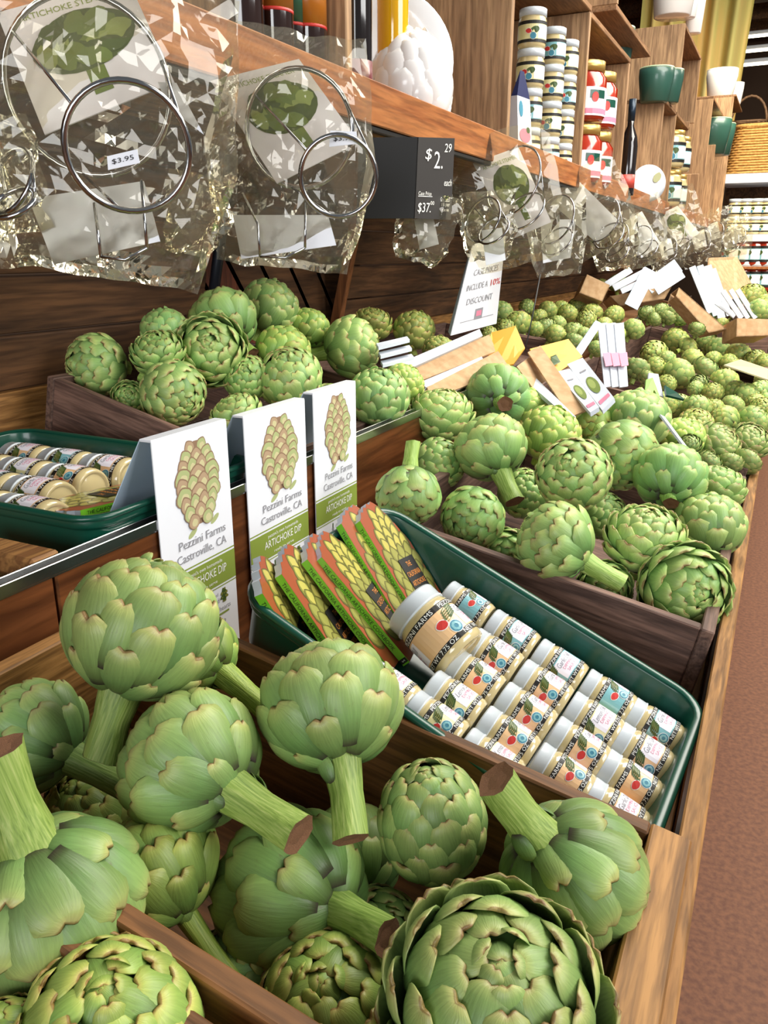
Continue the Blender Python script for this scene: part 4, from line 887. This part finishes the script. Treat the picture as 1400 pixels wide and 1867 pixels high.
packet('crumpled clear wrapper lying on the second crate', [(1320, 665), (1400, 692), (1400, 672), (1350, 655)], (2.5, 2.45, 2.55, 2.6), .004, plain('wrapper', '#e6dcae', .2, coat=.6), None, False, 'plastic_wrapper', 'wrapper')
# far cartons and packets
def farbox(label, px4, d, th=.05, mat=None, slope=0.0):
    P = [at(x, y, d + slope * i) for i, (x, y) in enumerate(px4)]; r = thing('cardboard_carton', label, 'box', M.Translation(P[0])); q = rel(P, r)
    n = (q[1] - q[0]).cross(q[3] - q[0]).normalized()
    MB().quad(q, .004).build('front_panel', mat or MCARD, r)
    MB().quad([q[0] - n * th, q[1] - n * th, q[1], q[0]], .004).build('base', MCARD, r)
    MB().quad([q[1], q[1] - n * th, q[2] - n * th * .9, q[2]], .004).build('side_panel', MCARD, r); MB().quad([q[0] - n * th, q[0], q[3], q[3] - n * th * .9], .004).build('side_panel', MCARD, r)
    MB().quad([q[1] - n * th, q[0] - n * th, q[3] - n * th, q[2] - n * th], .004).build('back_panel', MCARD, r)
    return r
farbox('far cardboard carton tilted left with white packets fanning out', [(1056, 534), (1098, 550), (1112, 520), (1070, 500)], 3.7, .12)
farbox('far wide cardboard carton in the middle behind the crates', [(1130, 558), (1212, 545), (1226, 520), (1112, 540)], 3.9, .14)
farbox('far long cardboard carton lying askew with torn edge', [(1292, 607), (1325, 600), (1238, 524), (1232, 540)], 3.4, .10)
farbox('cardboard carton by the right edge with packets standing in it', [(1342, 614), (1402, 612), (1402, 582), (1343, 580)], 3.3, .14)
r = thing('cardboard_display', 'tent-shaped brown cardboard display box at the far right of the tier', 'box', M.Translation(at(1290, 545, 4.3)))
A_, B_, C_, D_, E_ = at(1285, 545, 4.3), at(1345, 545, 4.4), at(1372, 520, 4.7), at(1340, 468, 4.7), at(1292, 470, 4.4)
MB().quad(rel([A_, B_, D_, E_], r), .006).build('front_panel', MCARD, r); MB().quad(rel([B_, C_, D_ + V((.01, .02, 0)), D_], r), .006).build('side_panel', MCARD, r)
k = 0
for x0, y0, x1, y1, w, d in [(1105, 520, 1150, 492, 12, 3.85), (1118, 526, 1180, 494, 12, 3.82), (1132, 532, 1190, 505, 10, 3.8), (1150, 560, 1185, 492, 26, 3.78), (1180, 525, 1236, 484, 26, 3.9), (1196, 532, 1245, 500, 14, 3.86),
                             (1296, 570, 1262, 486, 12, 3.7), (1306, 575, 1276, 484, 12, 3.72), (1316, 580, 1290, 484, 14, 3.74), (1330, 575, 1300, 490, 10, 3.76), (1352, 580, 1318, 530, 9, 3.45), (1364, 580, 1332, 528, 8, 3.47), (1378, 580, 1345, 528, 9, 3.49), (1340, 576, 1306, 550, 10, 3.5)]:
    dx, dy = x1 - x0, y1 - y0; l = math.hypot(dx, dy); nx, ny = -dy / l * w / 2, dx / l * w / 2
    if ny > 0: nx, ny = -nx, -ny
    k += 1; px = [(x0 - nx, y0 - ny), (x0 + nx, y0 + ny), (x1 + nx, y1 + ny), (x1 - nx, y1 - ny)]
    grp = 'far packets fanned left of the wide carton' if k < 4 else ('far blue-white packets lying on the wide carton' if k < 7 else ('far packets standing by the askew carton' if k < 11 else 'far packets in the right edge carton'))
    lab = ['left', 'middle', 'right', 'left', 'broadest middle', 'right', 'left', 'second', 'third', 'last', 'left', 'middle', 'right', 'low flat'][k - 1] + {0: ' white packet fanning from the far left-tilted carton', 1: ' pale packet sprawled over the far wide carton', 2: ' long packet standing in the far askew carton', 3: ' white packet standing in the right edge carton'}[0 if k < 4 else 1 if k < 7 else 2 if k < 11 else 3]
    packet(lab, px, (d, d + .01, d + .06, d + .05), .004, MBLUEP if k in (4, 5, 8) else MPAPER, grp, False)
# ------------------------------------------------------------------ bagged steamer racks hanging from the rail
def bagmesh(w, h, T, seed, nu=22, nv=26, amp=.011, taper=.0, tbot=.28):
    vs = []; fs = []; sd = V((seed * 3.1, seed * 1.7, 0))
    for side in (0, 1):
        for j in range(nv + 1):
            v = j / nv * 2 - 1
            for i in range(nu + 1):
                u = i / nu * 2 - 1; ww = w / 2 * (1 - taper * max(0, v)) * (1 - tbot * max(0, -v - .15))
                p = V((u * ww, v * h / 2, 0)); q = V((p.x * 16, p.y * 16, side * 9)) + sd
                e = 1 - abs(u) ** 3; f = 1 - max(abs(v), 0) ** 5 if v < 0 else 1 - v ** 3
                z = (T / 2 * e ** .85 * f ** .8) * (1 if side == 0 else -1)
                n1 = abs(noise.noise(q)) * 2 - .5; n2 = abs(noise.noise(q * 2.3)) - .3; n3 = noise.noise(q * 5.1)
                z += amp * (n1 + .6 * n2 + .25 * n3) * max(.15, e * f)
                p.x += amp * .8 * noise.noise(V((v * 2.5, seed, u * 2))); p.y += amp * .6 * noise.noise(V((u * 2.5, seed + 9, v)))
                vs.append((p.x, p.y, z))
    m = (nu + 1) * (nv + 1)
    for j in range(nv):
        for i in range(nu):
            p = j * (nu + 1) + i; q = p + nu + 1
            fs += [(p, p + 1, q + 1), (p, q + 1, q)] if (i + j) % 2 else [(p, p + 1, q), (p + 1, q + 1, q)]
            fs += [(m + p, m + q, m + q + 1), (m + p, m + q + 1, m + p + 1)]
    mb = MB(); mb.add(vs, fs, 0, False)
    # heat seal ridges at the top edge
    return mb
def card_sheet(title=True):
    s = Sheet(); s.rect(0, 0, 1, 1, MPANEL, .0004)
    rg = random.Random(3); s.ell(.52, .60, .40, .25, MPHOTOD, .0008, .1, 22, .2)
    for i in range(26):
        a = i * 2.4; q = .94 * math.sqrt(i / 26); s.ell(.52 + .33 * q * math.cos(a), .60 + .19 * q * math.sin(a), .105, .072, (MPHOTO, MPHOTOL, MPHOTOD, MPHOTO)[i % 4], .0009 + .00003 * i, a * .5, 10, .4)
    s.rect(.45, .14, .59, .40, MPHOTO, .00075)
    if title: s.text('ARTICHOKE STEAMER', .5, .90, .07, MGREEN, .001, width=.74)
    return s
def bag(label, c, d, w, h, T, roll=0.0, yaw=0.0, rack=None, cards=(), seed=1, price=None, sticker=None, group=None, taper=.0, res=(22, 26), hook=None):
    """c = centre of the bag in the world"""
    nrm = (CAM - c); nrm.z *= .3; nrm.normalize(); x = V((0, 0, 1)).cross(nrm).normalized(); y = nrm.cross(x)
    mx = frame(c, x, y, nrm) @ M.Rotation(yaw, 4, 'Y') @ M.Rotation(roll, 4, 'Z')
    r = thing('bagged_steamer_rack', label, 'packaged rack', mx, group)
    bagmesh(w, h, T, seed, res[0], res[1], taper=taper).build('cellophane_bag', MCELLO, r)
    ri = mx.inverted()
    if rack:
        m = MB(); (c1, r1, n1), (c2, r2, n2) = rack; wr = .0018 * rack_k
        a1, a2 = frame_z(c1, n1), frame_z(c2, n2)
        for ang in (.5, 2.5, 4.5):
            p = a1 @ V((r1 * math.cos(ang), r1 * math.sin(ang), 0)); q = a2 @ V((r2 * math.cos(ang), r2 * math.sin(ang), 0)); m.tube([ri @ p, ri @ ((p + q) / 2 + nrm * .002), ri @ q], wr * .8, 6)
        w_ = m.build('wire_rack', MSTEEL, r)
        MB().ring(ri @ c1, ri.to_3x3() @ n1, r1, wr * 1.5, 44, 8).build('ring', MSTEEL, w_); MB().ring(ri @ c2, ri.to_3x3() @ n2, r2, wr * 1.5, 44, 8).build('ring', MSTEEL, w_)
    for P, kind in cards:
        q = [ri @ V(p) for p in P]; nn = (q[1] - q[0]).cross(q[3] - q[0]).normalized()
        cobj = MB().quad(q, .0008).build('printed_card' if kind else 'backing_card', MWHITE, r)
        if kind:
            link('printed_face', card_sheet().mesh('printed_face', lambda u, v, hh: tuple((1 - u) * (1 - v) * q[0] + u * (1 - v) * q[1] + u * v * q[2] + (1 - u) * v * q[3] + nn * (hh + .0003))), cobj)
    if sticker:
        P, tx = sticker; q = [ri @ V(p) for p in P]; nn = (q[1] - q[0]).cross(q[3] - q[0]).normalized()
        st = MB().quad(q, .0004).build('price_sticker', MWHITE, r); s = Sheet(); s.text(tx, .5, .5, .5, MBLACK, .0006, width=.7)
        link('price_print', s.mesh('price_print', lambda u, v, hh: tuple((1 - u) * (1 - v) * q[0] + u * (1 - v) * q[1] + u * v * q[2] + (1 - u) * v * q[3] + nn * hh)), st)
    return r
rack_k = 1.0
def pl(pts, d, dd=0.0): return [at(x, y, d + dd) for x, y in pts]
def toward(px, py, rx=0.0, uy=0.0): v = (CAM - at(px, py, 1.0)).normalized(); return (v + RT * rx + UP * uy).normalized()
D1 = .72
def pxr(px, d): return px * d / FPX
bag('large cellophane bag with a two-ring wire rack, nearest the lens at the top left', at(205, 236, D1), D1, .235, .262, .085, R_(-9), R_(10), ((at(160, 160, D1 - .005), pxr(146, D1), toward(160, 160, -.25, .05)), (at(234, 270, D1 - .075), pxr(109, D1 - .075), toward(234, 270, .08, -.12))),
    [(pl([(82, 246), (318, 150), (232, -40), (-6, 24)], D1 + .012), True), (pl([(98, 482), (292, 440), (262, 330), (52, 362)], D1 + .014), False), (pl([(322, 152), (372, 246), (306, 196), (288, 150)], D1 + .002), False)], 1,
    sticker=(pl([(197, 310), (255, 297), (250, 272), (195, 285)], D1 - .082), '$3.95'), taper=.12, res=(24, 28))
D2 = .93
bag('second large cellophane bag with wire rings, right of the nearest one', at(532, 282, D2), D2, .20, .255, .07, R_(-6), R_(6), ((at(545, 236, D2 - .005), pxr(98, D2), toward(545, 236, -.25, .05)), (at(617, 322, D2 - .05), pxr(69, D2 - .05), toward(617, 322, .1, -.12))),
    [(pl([(505, 335), (655, 260), (545, 108), (384, 148)], D2 + .010), True), (pl([(440, 472), (613, 447), (598, 392), (424, 392)], D2 + .012), False)], 2,
    sticker=(pl([(600, 268), (652, 262), (650, 240), (602, 238)], D2 - .055), '$3.95'), taper=.25, res=(22, 26))
for lab, root_c, d, legs in (('a', (205, 236), D1, [((172, 370), (184, 468)), ((258, 330), (268, 452)), ((184, 468), (228, 474), (268, 452))]), ('b', (540, 290), D2, [((442, 352), (470, 408), (474, 468)), ((557, 370), (556, 452)), ((474, 468), (520, 470), (556, 452))])):
    r = [o for o in bpy.data.objects if o.name.startswith('bagged_steamer_rack')][0 if lab == 'a' else 1]; ri = r.matrix_basis.inverted(); m = MB()
    for l in legs: m.tube([ri @ at(x, y, d - .012) for x, y in l], .0015, 6)
    m.build('stand_legs', MSTEEL, r)
rack_k = .95
def smallbag(label, px, py, d, wpx, hpx, seed, roll, card=None, rk=None, group=None, yaw=0.0, sheetc=True):
    p0 = on_x(px, py, -.635); p0 = p0 if p0.y < 9.1 else on_y(px, py, 9.1); d = (p0 - CAM).dot(FW); c = at(px, py, d); w, h = pxr(wpx, d), pxr(hpx, d)
    cards = []
    if card: cards.append((pl(card, d + .005), sheetc))
    rack = None
    if rk: (x1, y1, r1), (x2, y2, r2) = rk; rack = ((at(x1, y1, d - .01), pxr(r1, d), toward(x1, y1, -.9, .5)), (at(x2, y2, d - .03), pxr(r2, d), toward(x2, y2, -.6, .9)))
    bag(label, c, d, w, h, min(.06, w * .35), R_(roll), yaw, rack, cards, seed, group=group, res=(13, 16))
smallbag('cellophane bag cut off by the left edge beside the largest bag', 10, 320, .95, 130, 200, 5, 8, None, ((20, 330, 60), (25, 370, 40)))
smallbag('cellophane bag showing behind the lower right of the nearest large bag', 352, 392, 1.0, 105, 140, 6, -12)
smallbag('cellophane bag with a steamer card tilted right of the price board', 925, 365, 1.72, 190, 235, 7, 14, [(935, 435), (1005, 405), (945, 268), (862, 298)], ((935, 330, 62), (955, 385, 40)))
smallbag('low hanging cellophane bag under the price board', 775, 415, 1.62, 110, 125, 8, -15, [(765, 455), (800, 445), (790, 395), (755, 400)], None, None, 0, False)
smallbag('cellophane bag holding a plain white card behind the discount sign', 890, 412, 1.85, 100, 120, 9, 4, [(886, 484), (922, 474), (915, 415), (878, 420)], ((880, 400, 40), (900, 420, 30)), None, 0, False)
smallbag('narrow cellophane bag with a white card ending in a rounded tip', 1015, 425, 2.05, 105, 150, 10, 6, [(990, 480), (1040, 470), (1050, 400), (985, 400)], ((1010, 400, 44), (1015, 440, 30)), None, 0, False)
smallbag('grey-white cellophane bag slanting down along the rail, third from the price board', 1075, 385, 2.35, 150, 150, 11, 30, [(1090, 445), (1130, 405), (1050, 325), (1005, 370)], ((1095, 400, 40), (1110, 430, 28)), None, 0, False)
smallbag('small cellophane bag hanging below the slanting grey-white one', 1120, 440, 2.6, 85, 100, 12, 8, None, ((1120, 435, 30), (1125, 460, 22)))
smallbag('cellophane bag with a pale card, midway along the far rail', 1165, 425, 2.9, 95, 120, 13, 18, [(1170, 470), (1205, 445), (1170, 385), (1130, 410)], ((1165, 440, 28), (1180, 455, 20)), None, 0, False)
smallbag('cellophane bag with a yellow-lit leaf card farther along the rail', 1225, 415, 3.4, 110, 115, 14, 24, [(1240, 450), (1275, 425), (1235, 375), (1195, 395)], ((1225, 430, 26), (1240, 450, 18)))
for i, (x, y, d, w, h) in enumerate([(1215, 455, 3.3, 70, 75), (1275, 440, 4.0, 75, 90), (1300, 425, 4.5, 70, 85), (1330, 440, 5.0, 60, 80), (1345, 430, 5.5, 50, 70)]):
    smallbag('far cellophane bag, %s from the end of the row on the rail' % ('fifth', 'fourth', 'third', 'second', 'last')[i], x, y, d, w, h, 20 + i, 12, [(x - 8, y + 15), (x + 14, y + 8), (x + 8, y - 22), (x - 16, y - 12)], ((x, y, w * .3), (x + 5, y + 10, w * .2)), 'far bags on the rail', 0, False)
tag(MB().tube([at(985, 500, 2.05), at(972, 570, 2.03), at(957, 640, 2.0)], .0016, 6).build('sign_wire', plain('dark_wire', '#3b3b3b', .4, .6)), 'thin dark wire rod rising between the two cartons', 'wire')
# ------------------------------------------------------------------ goods on the shelf
ZS = 1.393
def lathe_thing(name, label, cat, loc, parts, group=None, sc_=1.0, n=28):
    r = thing(name, label, cat, M.Translation(loc) @ M.Scale(sc_, 4), group)
    for nm, prof, mat in parts: MB().lathe(prof, n).build(nm, mat, r)
    return r
def bottle(label, px, y, glass, bands, r=.034, h=.30, group=None, x=None):
    c = on_x(px, 0, -.68 - .07 if x is None else x); yy = c.y if y is None else y
    xx = (-.75 if x is None else x)
    body = [(0, .001), (r * .9, .0), (r, .006), (r, h * .58), (r * .92, h * .66), (r * .40, h * .78), (r * .36, h * .97), (0, h * .97)]
    pts = [('glass_body', body, glass), ('cap', [(r * .42, h * .90), (r * .42, h), (0, h)], MBLACK)]
    for a, b, m in bands: pts.append(('label', [(r * 1.006, h * a), (r * 1.006, h * b)], m))
    return lathe_thing('sauce_bottle', label, 'bottle', (xx, yy, ZS), pts, group)
for i, (px, lab) in enumerate([(440, 'leftmost'), (468, 'second'), (497, 'third'), (528, 'fourth'), (560, 'fifth')]):
    bottle('%s dark bottle from the left behind the shelf rail, amber label' % lab, px, None, MBROWNB, [(.32, .58, plain('label_amber%d' % i, ('#8a5a22', '#a06a26', '#9c5a1c', '#2f5a40', '#b26a1e')[i], .3, coat=.5)), (.305, .32, MRED)], .030, .30, 'dark bottles at the left of the shelf', -.735 - .02 * (i % 2))
bottle('dark wine bottle with a dark red label beside the yellow oil', 646, None, MWINE, [(.06, .175, plain('label_wine', '#6d1f22', .4, coat=.3))], .031, .46, None, -.745)
bottle('bottle of bright yellow oil in front of the white plate', 716, None, MOIL, [], .032, .48, None, -.79)
MB_ = plain('plate_white', '#e8edf3', .15, coat=.6)
c = on_x(730, 95, -.80)
r = thing('white_plate', 'large round white plate standing against the first shelf divider', 'plate', frame_z((-.86, 1.77, ZS + .152), (.55, -1, .12)))
MB().lathe([(0, 0), (.085, .0), (.10, .008), (.145, .017), (.148, .020), (.144, .021), (.10, .013), (.085, .006), (0, .006)], 48).build('dish', MB_, r)
c = on_x(742, 165, -.755)
r = thing('ceramic_artichoke', 'white ceramic artichoke ornament in front of the plate', 'ornament', frame_z((-.765, on_x(748, 160, -.765).y, ZS + .082), (.05, -.05, 1)) @ M.Scale(.088, 4))
link('body', joined('tall', MCERAMIC, 1), r); link('core', CORE, r).color = (1, 1, 1, 1)
JB2 = MB().lathe([(0, -.029), (JR * .9, -.03), (JR, -.025), (JR, .012), (JR * .9, .0175), (JR * .9, .021), (0, .021)], 18).mesh('jar_body', MCREAM)
JL2 = MB().lathe([(JR * .98, .018), (JR * .98, .029), (JR * .9, .03), (0, .03)], 18).mesh('lid', MLID)
LS = {'cream': label_mesh(MLCREAM, 'Lemon Dill', JR, 1.0, False), 'teal': label_mesh(MTEAL, 'Lemon Dill', JR, 1.0, False)}
def shelfjars(pts, y0, x, sc_, grp, lab, body=None, lid=None, kinds=('cream', 'teal', 'cream'), lvl=4):
    for k in range(lvl):
        for i, dy in enumerate(pts):
            jar('%s jar of the %s layer, %s' % (('first', 'second', 'third', 'fourth', 'fifth')[i], ('bottom', 'second', 'third', 'top')[k], lab), V((x, y0 + dy, ZS + sc_ * (.030 + .0602 * k))), (0, 0, 1), (.8, -.6 + .3 * math.sin(i * 7 + k * 3), 0), LS[kinds[(i + k) % 3]], (body or JB2, lid or JL2), grp, sc_)
SJ = [on_x(q, 200, -.735).y for q in (963, 1001, 1026)]
shelfjars([q - 2.24 for q in SJ], 2.24, -.735, 1.66, 'white lidded jars stacked in the first shelf box', 'front row in the first shelf box')
shelfjars([.05, .2], 2.26, -.835, 1.66, 'rear white lidded jars in the first shelf box', 'rear white lidded jars in the first shelf box')
# bag of mix with a dark blue top
p = on_x(960, 215, -.70)
r = thing('mix_pouch', 'white paper pouch with a dark blue folded top leaning on the jars', 'pouch', frame((-.70, p.y, 1.433), (.15, .98, 0), (-.98, .15, 0), (0, 0, 1)))
MB().add([(-.045, 0, 0), (.045, 0, 0), (.045, .04, 0), (-.045, .04, 0), (-.04, .012, .12), (.04, .012, .12), (.04, .03, .12), (-.04, .03, .12)], [(0, 1, 5, 4), (1, 2, 6, 5), (2, 3, 7, 6), (3, 0, 4, 7), (3, 2, 1, 0)]).build('pouch_body', MPAPER, r)
MB().add([(-.04, .012, .12), (.04, .012, .12), (.04, .03, .12), (-.04, .03, .12), (-.012, .02, .185), (.012, .02, .185)], [(0, 1, 5, 4), (1, 2, 5), (2, 3, 4, 5), (3, 0, 4)]).build('folded_top', plain('pouch_blue', '#1b2350', .4), r)
s = Sheet(); s.ell(.0, .025, .035, .018, MPINK, .001); s.ell(.02, .04, .012, .008, MDGREEN, .0012); s.ell(-.02, .09, .012, .02, MBLUE, .001)
link('printed_face', s.mesh('printed_face', lambda u, v, h: (u, v * .1 - h, v)), r)
# red sauce jars and bottles in the second box
JS = MB().lathe([(0, -.029), (JR * .9, -.03), (JR, -.025), (JR, .012), (JR * .8, .0185), (JR * .8, .021), (0, .021)], 18).mesh('jar_body', MSAUCE)
JG = MB().lathe([(JR * .88, .019), (JR * .88, .029), (0, .03)], 18).mesh('lid', MGOLD)
lr = Sheet(); C_ = 2 * math.pi * JR; lr.rect(-C_ / 2, -.019, C_ / 2, .009, MPANEL, .0003, 24); lr.rect(-.01, -.002, .010, .006, MTRAY, .0005, 4); lr.ell(-.004, -.001, .004, .005, MRED, .0008); lr.rect(-.02, -.017, .02, -.012, MPINK, .0005, 6)
LR = lr.mesh('label', cyl(JR))
for k in range(2):
    for i, dy in enumerate((.10, .30)):
        jar('%s red sauce jar of the %s layer in the second shelf box' % (('front', 'rear')[i], ('bottom', 'top')[k]), V((-.735, 3.02 + dy, ZS + .066 * 1.0 * 2.9 / 1.0 * .5 + k * .2)), (0, 0, 1), (.8, -.6, 0), LR, (JS, JG), 'red sauce jars in the second shelf box', 3.2)
for k in range(2):
    r = lathe_thing('sauce_bottle', '%s slim cork-topped bottle with a green label in the second shelf box' % ('lower', 'upper')[k], 'bottle', (-.79, 2.97, ZS + k * .2), [('glass_body', [(0, 0), (.03, 0), (.032, .005), (.032, .10), (.014, .135), (.014, .155), (0, .155)], plain('relish%d' % k, '#d9b06a', .15, coat=.8)), ('cork', [(.017, .150), (.019, .186), (0, .188)], MGOLD), ('label', [(.0325, .03), (.0325, .09)], MLIME)], 'cork-topped bottles in the second shelf box')
r = lathe_thing('wine_bottle', 'slim black wine bottle at the third divider', 'bottle', (-.70, on_x(1147, 260, -.70).y, ZS), [('glass_body', [(0, 0), (.036, 0), (.037, .006), (.037, .20), (.032, .235), (.014, .28), (.014, .38), (0, .38)], MWINE), ('foil', [(.0155, .30), (.0155, .385), (0, .386)], plain('foil_blue', '#22303f', .3, .4)), ('label', [(.0373, .03), (.0373, .085)], plain('label_red_white', '#b8473d', .4))])
r = thing('small_plate', 'small white plate with a green rim mark behind the wine bottle', 'plate', frame_z((-.70, 4.45, ZS + .09), (.5, -1, .1)))
MB().lathe([(0, 0), (.05, 0), (.085, .012), (.088, .014), (.05, .006), (0, .006)], 32).build('dish', MB_, r)
s = Sheet(); s.ell(.045, .03, .018, .028, MLEAFB, 0, -.6, 14, .4)
link('rim_print', s.mesh('rim_print', lambda u, v, h: (u, v, .0115)), r)
# cups
def cup(label, px, py, x, hh, rr, mat, grp, y=None, zb=None, kind='cup'):
    p = on_x(px, py, x)
    z = p.z if zb is None else zb
    prof = [(0, .0), (rr * .74, .0), (rr * .80, .004), (rr, hh * .75), (rr, hh - .002), (rr * .97, hh), (rr * .93, hh - .002), (rr * .90, hh * .5), (0, hh * .1)]
    return lathe_thing('glazed_cup', label, kind, (x, p.y, z), [('cup_body', prof, mat), ('rim', [(rr * 1.004, hh - .006), (rr * .99, hh + .002), (rr * .93, hh - .001)], MCUPIN if mat is MCUP else mat)], grp)
cup('tall green glazed cup on top of the second shelf box', 1122, 92, -.80, .17, .075, MCUP, None, zb=1.891)
cup('green glazed cup on the low divider, left one of the pair', 1192, 188, -.73, .155, .085, MCUP, None)
cup('green glazed cup on the low divider, right one of the pair', 1216, 189, -.70, .155, .07, MCUP, None)
cup('large white cup standing on the tall box at the top', 1225, 32, -.79, .30, .125, MCERAMIC, None)
cup('white cup behind the large one on the tall box', 1250, 34, -.73, .19, .065, MCERAMIC, None)
cup('white cup at the end of the tall box, lower than the others', 1263, 62, -.70, .26, .055, MCERAMIC, None)
p = on_x(1312, 178, -.84); divider(p.y - .12, 1.95, p.z - .018, .3, xf=-.70); topb(p.y - .12, p.y + .9, p.z - .018, w=.34)
cup('white cup on the yellowish box farther along', 1312, 178, -.84, .24, .145, MCERAMIC, None)
cup('small white cup beside it near the basket handle', 1338, 192, on_y(1338, 192, p.y + .5).x, .20, .075, MCERAMIC, None, zb=p.z)
cup('green cup on the far low box, left', 1292, 283, -.74, .27, .15, MCUP, None)
cup('green cup on the far low box, right', 1308, 284, -.70, .25, .12, MCUP, None)
for k in range(2):
    for i in range(2):
        jar('%s of two far slim jars on the %s layer behind the fifth divider' % (('left', 'right')[i], ('bottom', 'top')[k]), V((-.71 + .0 * i, 5.25 + .3 * i, ZS + .12 + .21 * k)), (0, 0, 1), (.8, -.6, 0), LS['teal'], (JB2, JG), 'far slim jars behind the fifth divider', 3.3)
# ------------------------------------------------------------------ curtain, baskets and far shelves
m = MB(); nx = 60; y0 = 11.2
a, b = on_y(1170, 0, y0), on_y(1362, 0, y0); zt, zb = 4.4, on_y(1300, 250, y0).z - .3
vs = []
for i in range(nx + 1):
    f = i / nx; x = a.x + (b.x - a.x) * f; yo = y0 + .09 * math.sin(f * 34) + .05 * math.sin(f * 11 + 1)
    vs += [(x, yo, zb), (x + (.10 if f > .5 else 0) * (f - .5) * 2, yo, zt)]
m.add(vs, [(2 * i, 2 * i + 2, 2 * i + 3, 2 * i + 1) for i in range(nx)], 0, True)
def curtainmat():
    mt, t, bb = nt('curtain_cloth'); L = t.links; tc = N(t, 'ShaderNodeTexCoord'); mp = N(t, 'ShaderNodeMapping'); mp.inputs['Scale'].default_value = (4.5, .2, .35)
    L.new(tc.outputs['Object'], mp.inputs[0]); n = N(t, 'ShaderNodeTexNoise'); n.inputs['Scale'].default_value = 1.6; n.inputs['Detail'].default_value = 5; L.new(mp.outputs[0], n.inputs[0])
    r = ramp(t, [(.25, '#86905a'), (.45, '#b5ab66'), (.6, '#cdaa68'), (.75, '#a4a872')]); L.new(n.outputs[0], r.inputs[0]); L.new(r.outputs[0], bb.inputs['Base Color']); bb.inputs['Roughness'].default_value = .8; return mt
tag(m.build('hanging_curtain', curtainmat()), 'tall yellow-green streaked hanging cloth behind the shelf at the top right', 'curtain')
# far gondola with jars
FY = 9.6
def fx(px, py): return on_y(px, py, FY)
g = thing('far_shelf_rack', 'far white-shelved rack of jars at the right edge', 'shelf', M.Translation(fx(1400, 500)))
def fpart(nm, mat, px0, py0, px1, py1, depth, th=None):
    A, B = fx(px0, py0), fx(px1, py1); part(MB().box((abs(B.x - A.x), depth, abs(A.z - B.z)), M.Translation(((A.x + B.x) / 2, FY + depth / 2, (A.z + B.z) / 2)), 0, .004), nm, mat, g)
fpart('shelf_board', MPAPER, 1318, 318, 1470, 330, .8); fpart('shelf_board', MPAPER, 1318, 428, 1470, 440, .6); fpart('shelf_board', W_RAIL, 1318, 486, 1470, 492, .6); fpart('shelf_board', W_RAIL, 1318, 532, 1470, 540, .6)
fpart('back_panel', W_PLANK, 1318, 318, 1470, 640, .03); bpy.data.objects[0]
for o in g.children:
    if o.name.startswith('back_panel'): o.location.y += .62
for row, (py, bd_, lid_, kx, nrow, lv) in enumerate([(427, JB2, JL2, 'cream', 5, 2), (486, JS, JL2, 'teal', 5, 1), (532, JS, JL2, 'teal', 5, 1)]):
    for k in range(lv):
        for i in range(nrow):
            x = 1332 + 20 * i; A = fx(x, py); s_ = pxr(46 if lv == 1 else 26, FY * 1.02) / .060
            jar('%s far %s jar from left%s, %s shelf of the right edge rack' % (ORD[i], ('pale', 'red', 'red')[row], ('', ', upper layer')[k], ('upper', 'middle', 'lowest')[row]), V((A.x, FY + .14, A.z + s_ * (.0305 + .0605 * k))), (0, 0, 1), (0, -1, 0), LS[kx], (bd_, lid_), 'far jars on the %s rack shelf' % ('upper', 'middle', 'lowest')[row], s_ * (1 if lv > 1 else .98))
def basket(label, px, py, w, d, h, mat, handle=False, taper=.8, rows=18, n=28):
    A = fx(px, py); r = thing('wicker_basket', label, 'basket', M.Translation((A.x, FY + (.30 if not handle else .72), A.z + .01)))
    m = MB()
    for i in range(rows):
        f = i / (rows - 1); a, b_ = w / 2 * (taper + (1 - taper) * f), d / 2 * (taper + (1 - taper) * f); z = .015 + f * (h - .03)
        P = []
        for x, y in rrect(a, b_, min(a, b_) * .5, 6): P.append(V((x, y, z)))
        P = [p * (1 + (.02 if (j + i) % 2 else -.02)) if False else V((p.x * (1 + (.02 if (j + i) % 2 else -.02)), p.y * (1 + (.02 if (j + i) % 2 else -.02)), p.z)) for j, p in enumerate(P)]
        m.tube(P, h / rows * .56, 5, 0, True)
    m.build('woven_body', mat, r)
    m = MB(); m.tube([V((x, y, h)) for x, y in rrect(w / 2, d / 2, min(w, d) * .25, 6)], h * .05, 6, 0, True); m.build('rim', mat, r)
    MB().box((w * taper * .9, d * taper * .9, .012), M.Translation((0, 0, .006)), 0, .003).build('base', mat, r)
    if handle: MB().tube([V((w / 2 * math.cos(t * math.pi / 12), 0, h + w * .75 * math.sin(t * math.pi / 12))) for t in range(13)], .014, 6).build('handle', mat, r)
    return r
basket('light tan wicker basket on the far white shelf', 1378, 318, .50, .45, .46, MWICK, taper=1.25)
basket('dark round wicker basket with a hoop handle behind the tan one', 1350, 268, .36, .36, .30, MWICKD, True, .6)
MLAMP = plain('lamp_glow', '#fff1d0', .5, emit=6.0)
for i, (px, py) in enumerate([(1385, 60), (1378, 87), (1372, 112)]):
    p = on_y(px, py, 14.0 - i * .4); r = thing('ceiling_lamp', 'far ceiling strip lamp, %s of three at the top right' % ('highest', 'middle', 'lowest')[i], 'lamp', M.Translation(p))
    MB().box((.9, .12, .05), None, 0, .01).build('housing', MPAPER, r); MB().box((.86, .10, .02), M.Translation((0, 0, -.035)), 0, .004).build('tube', MLAMP, r)
